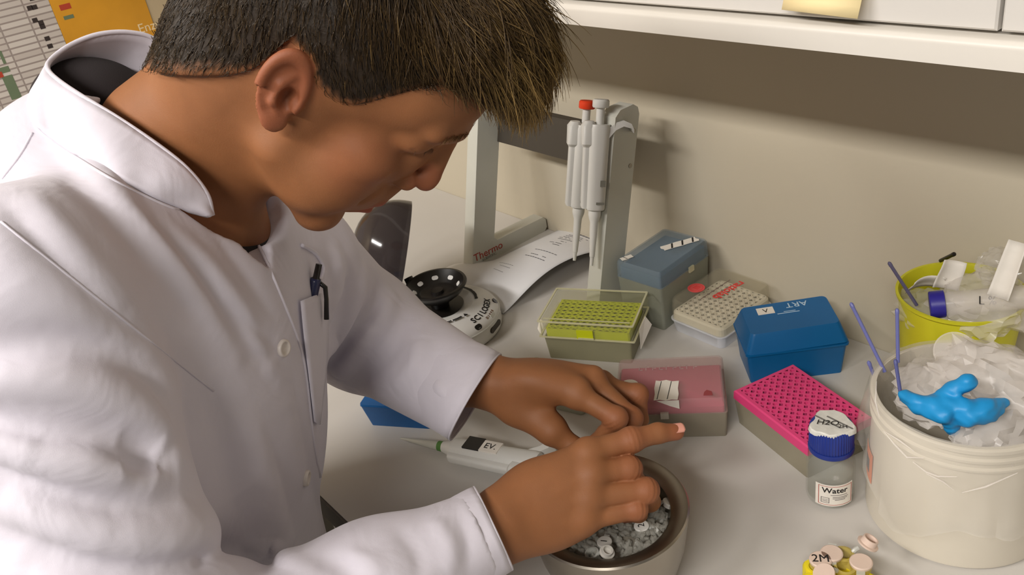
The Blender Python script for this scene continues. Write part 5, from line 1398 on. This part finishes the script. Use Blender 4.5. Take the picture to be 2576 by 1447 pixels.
at_ = hb.data.attributes.new('hair_cover', 'FLOAT', 'POINT'); at_.data.foreach_set('value', _den.astype(np.float32))
def capg(q): return grad(lambda x: cap_fn(x), q, .6)
src = Vh[rng.integers(0, len(Vh), 42000)]*1000; src = src + rng.normal(0, 1.2, src.shape)
up0 = src[:, 2]-np.interp(src[:, 0], HL_F, HL_U)
topness = np.clip((src[:, 2]-55)/55, 0, 1)*np.clip((src[:, 0]+70)/110, 0, 1)
keep = (up0 > 2+10*rng.random(len(src))) & (rng.random(len(src)) < .55+.45*topness) & ((src[:, 1] < 45) | (topness > .3)); src = src[keep][:15000]; topness = topness[keep][:15000]
n = len(src); crown = np.array([-66., 0., 112.]); GRAV = np.array([.844, -.016, -.536])
nst = 7; clump = rng.normal(0, 1, (400, 3)); cid = (np.abs(src @ np.array([.031, .047, .023]))*37).astype(int) % 400
length = 7+28*topness+18*topness*rng.random(n)+6*rng.random(n); length = length*(1-.42*np.clip((src[:, 0]-50)/35, 0, 1)*np.clip((125-src[:, 2])/40, 0, 1)); step = length/(nst-1)
lift = .3+.7*rng.random(n)+topness*(2.5*rng.random(n)); P = src.copy(); path = [P.copy()]
jit = rng.normal(0, .10, (n, 3)) + clump[cid]*(.10+.16*topness[:, None])
fr_w = np.clip((src[:, 0]-55)/35, 0, 1)*np.clip((src[:, 2]-70)/25, 0, 1)
for k in range(1, nst):
    nrm = capg(P); fl = P-crown; fl -= nrm*(fl*nrm).sum(1, keepdims=True); fl /= np.linalg.norm(fl, axis=1, keepdims=True)+1e-6
    side = np.clip(1-topness*1.2, 0, 1)[:, None]
    dirv = fl*(1-.3*side) + GRAV*(.15+.6*fr_w[:, None]) + jit + nrm*(.10+.25*topness[:, None])*(1-k/nst)
    dirv /= np.linalg.norm(dirv, axis=1, keepdims=True)
    P = P + dirv*step[:, None]
    d = cap_fn(P); free = fr_w > .35
    corr = np.where(free, np.maximum(.5*lift-d, 0), np.clip(lift-d, -2.0, 6.0)); P = P + nrm*corr[:, None]
    path.append(P.copy())
path = np.stack(path, 1); 
Vs = []; tone = []
rad = (.20+.12*rng.random(n))*(1+.7*topness)
for k in range(nst):
    t_ = path[:, min(k+1, nst-1)]-path[:, max(k-1, 0)]; t_ /= np.linalg.norm(t_, axis=1, keepdims=True)+1e-9
    a_ = np.cross(t_, np.array([.3, .8, .5])); a_ /= np.linalg.norm(a_, axis=1, keepdims=True)+1e-9; b_ = np.cross(t_, a_)
    r_ = (rad*(1-.8*(k/(nst-1))**1.5))[:, None]
    for j in range(3):
        an = 2*math.pi*j/3; Vs.append(path[:, k]+(a_*math.cos(an)+b_*math.sin(an))*r_)
Vs = np.stack(Vs, 1)                                  # n, nst*3, 3
tn = np.clip(.16+.34*topness+.40*fr_w+rng.normal(0, .13, n), 0, 1); tone = np.repeat(tn[:, None], nst*3, 1)
F = []
for k in range(nst-1):
    for j in range(3): F.append([k*3+j, k*3+(j+1) % 3, (k+1)*3+(j+1) % 3, (k+1)*3+j])
F = np.array(F)[None]+(np.arange(n)*nst*3)[:, None, None]
st = own(np_mesh('hair_strands', head_to_world(Vs.reshape(-1, 3)), F.reshape(-1, 4), m_hair)); tag(st, kind='stuff')
st.parent = hb; st.matrix_parent_inverse = Matrix.Identity(4)
hb.matrix_parent_inverse = pinv
at_ = st.data.attributes.new('tone', 'FLOAT', 'POINT'); at_.data.foreach_set('value', tone.ravel().astype(np.float32))
st['label'] = 'single strands of dark blond hair'

# eyebrow, lashes
def hairs(name, roots, dirs, lens, r, mat, parent):
    g = G()
    for p, d_, l_ in zip(roots, dirs, lens):
        d_ = np.asarray(d_, float); d_ /= np.linalg.norm(d_); a_ = head_to_world(p); b_ = head_to_world(np.asarray(p)+d_*l_*.5+np.array([.3, 0, 0])); c_ = head_to_world(np.asarray(p)+d_*l_)
        g.tube([tuple(a_), tuple(b_), tuple(c_)], [r, r*.8, r*.25], 4)
    o = own(g.make(name, mat, None, True)); return tag(o, kind='stuff')
def onhead(Q):
    q = np.asarray(Q, float)
    for _ in range(4):
        w_ = HO + (q/1000) @ HR.T; d = head_fn(w_); gq = grad(head_fn, w_, .0008) @ HR; q = q - gq*d[:, None]*1000
    return q, gq
m_brow = M('brow_hair', (128, 96, 60), .6)
for sgn in (-1, 1):
    T_ = np.array([rnd.random() for k in range(110)]); J_ = np.array([rnd.gauss(0, 1.4) for k in range(110)])
    q, nn = onhead(np.stack([104-14*T_, sgn*(8+40*T_), 47+2.5*np.sin(T_*2.6)+J_], 1))
    D_ = [np.array([-.25, sgn*.8, .25 if t < .3 else -.15])+n_*.25 for t, n_ in zip(T_, nn)]
    hairs('eyebrow', q, D_, [6+3*rnd.random() for k in T_], .00013, m_brow, None)
    T_ = np.linspace(0, 1, 36); q, nn = onhead(np.stack([96-13*T_, sgn*(20+27*T_), 22.0+3.0*T_], 1))
    hairs('eyelashes', q, [n_*.9+np.array([.1, sgn*.15, -.75]) for n_ in nn], [4.0+1.2*rnd.random() for k in T_], .00012, M('lash_hair', (84, 58, 38), .6), None)
# ================================================================ blue glove thrown over the bucket's rim
def gp(px, py, h): return (np.asarray(on_bench(px, py, h))-CAM) @ RC.T
GL = [([(2362, 1014, .146), (2396, 984, .158), (2438, 964, .168)], [.0085, .0068, .0075]),
      ([(2346, 1026, .147), (2376, 1046, .147), (2396, 1076, .128)], [.0090, .0070, .0062]),
      ([(2372, 1024, .147), (2430, 1036, .149), (2480, 1034, .149)], [.0100, .0115, .0100]),
      ([(2470, 1040, .148), (2500, 1024, .150), (2526, 1010, .150)], [.0080, .0058, .0045]),
      ([(2470, 1046, .147), (2492, 1046, .146), (2512, 1032, .147)], [.0070, .0055, .0040]),
      ([(2280, 998, .142), (2310, 1016, .144), (2350, 1022, .147)], [.0065, .0085, .0090])]
GL3 = [([gp(*q) for q in pts], r) for pts, r in GL]
def glove_fn(P):
    d = None
    for pts, r in GL3:
        e = sd_chain(P, pts, r, .004); d = e if d is None else smin(d, e, .0035)
    c = np.array([np.mean([p for pts, _ in GL3 for p in pts], 0)])[0]
    w = np.sin(P[:, 0]*420+np.sin(P[:, 1]*310)*1.5)*np.sin(P[:, 1]*360+P[:, 2]*250)
    return d + .0006*w + .0010*np.sin(P[:, 0]*210+P[:, 1]*160)
allp = np.array([p for pts, _ in GL3 for p in pts]); Vg, Fg = mesh_sdf(glove_fn, allp.min(0)-.03, allp.max(0)+.03, .0016, slack=1.4)
gl = np_mesh('nitrile_glove', to_world(Vg), Fg, M('nitrile_blue', (28, 142, 204), .45, var=.06, vscale=60)); tag(gl, 'crumpled bright blue nitrile glove hanging over the white bucket', 'glove')
rim_p = [tuple(to_world(np.array(gp(x_, y_, h_)))) for x_, y_, h_ in ((2283, 992, .1435), (2276, 1000, .139), (2280, 1012, .136), (2290, 1014, .139), (2293, 1002, .1445), (2283, 992, .1435))]
o = G().tube(rim_p, .0012, 6, False).make('rolled_cuff', M('nitrile_dark', (16, 78, 132), .5), None, True); o.parent = gl
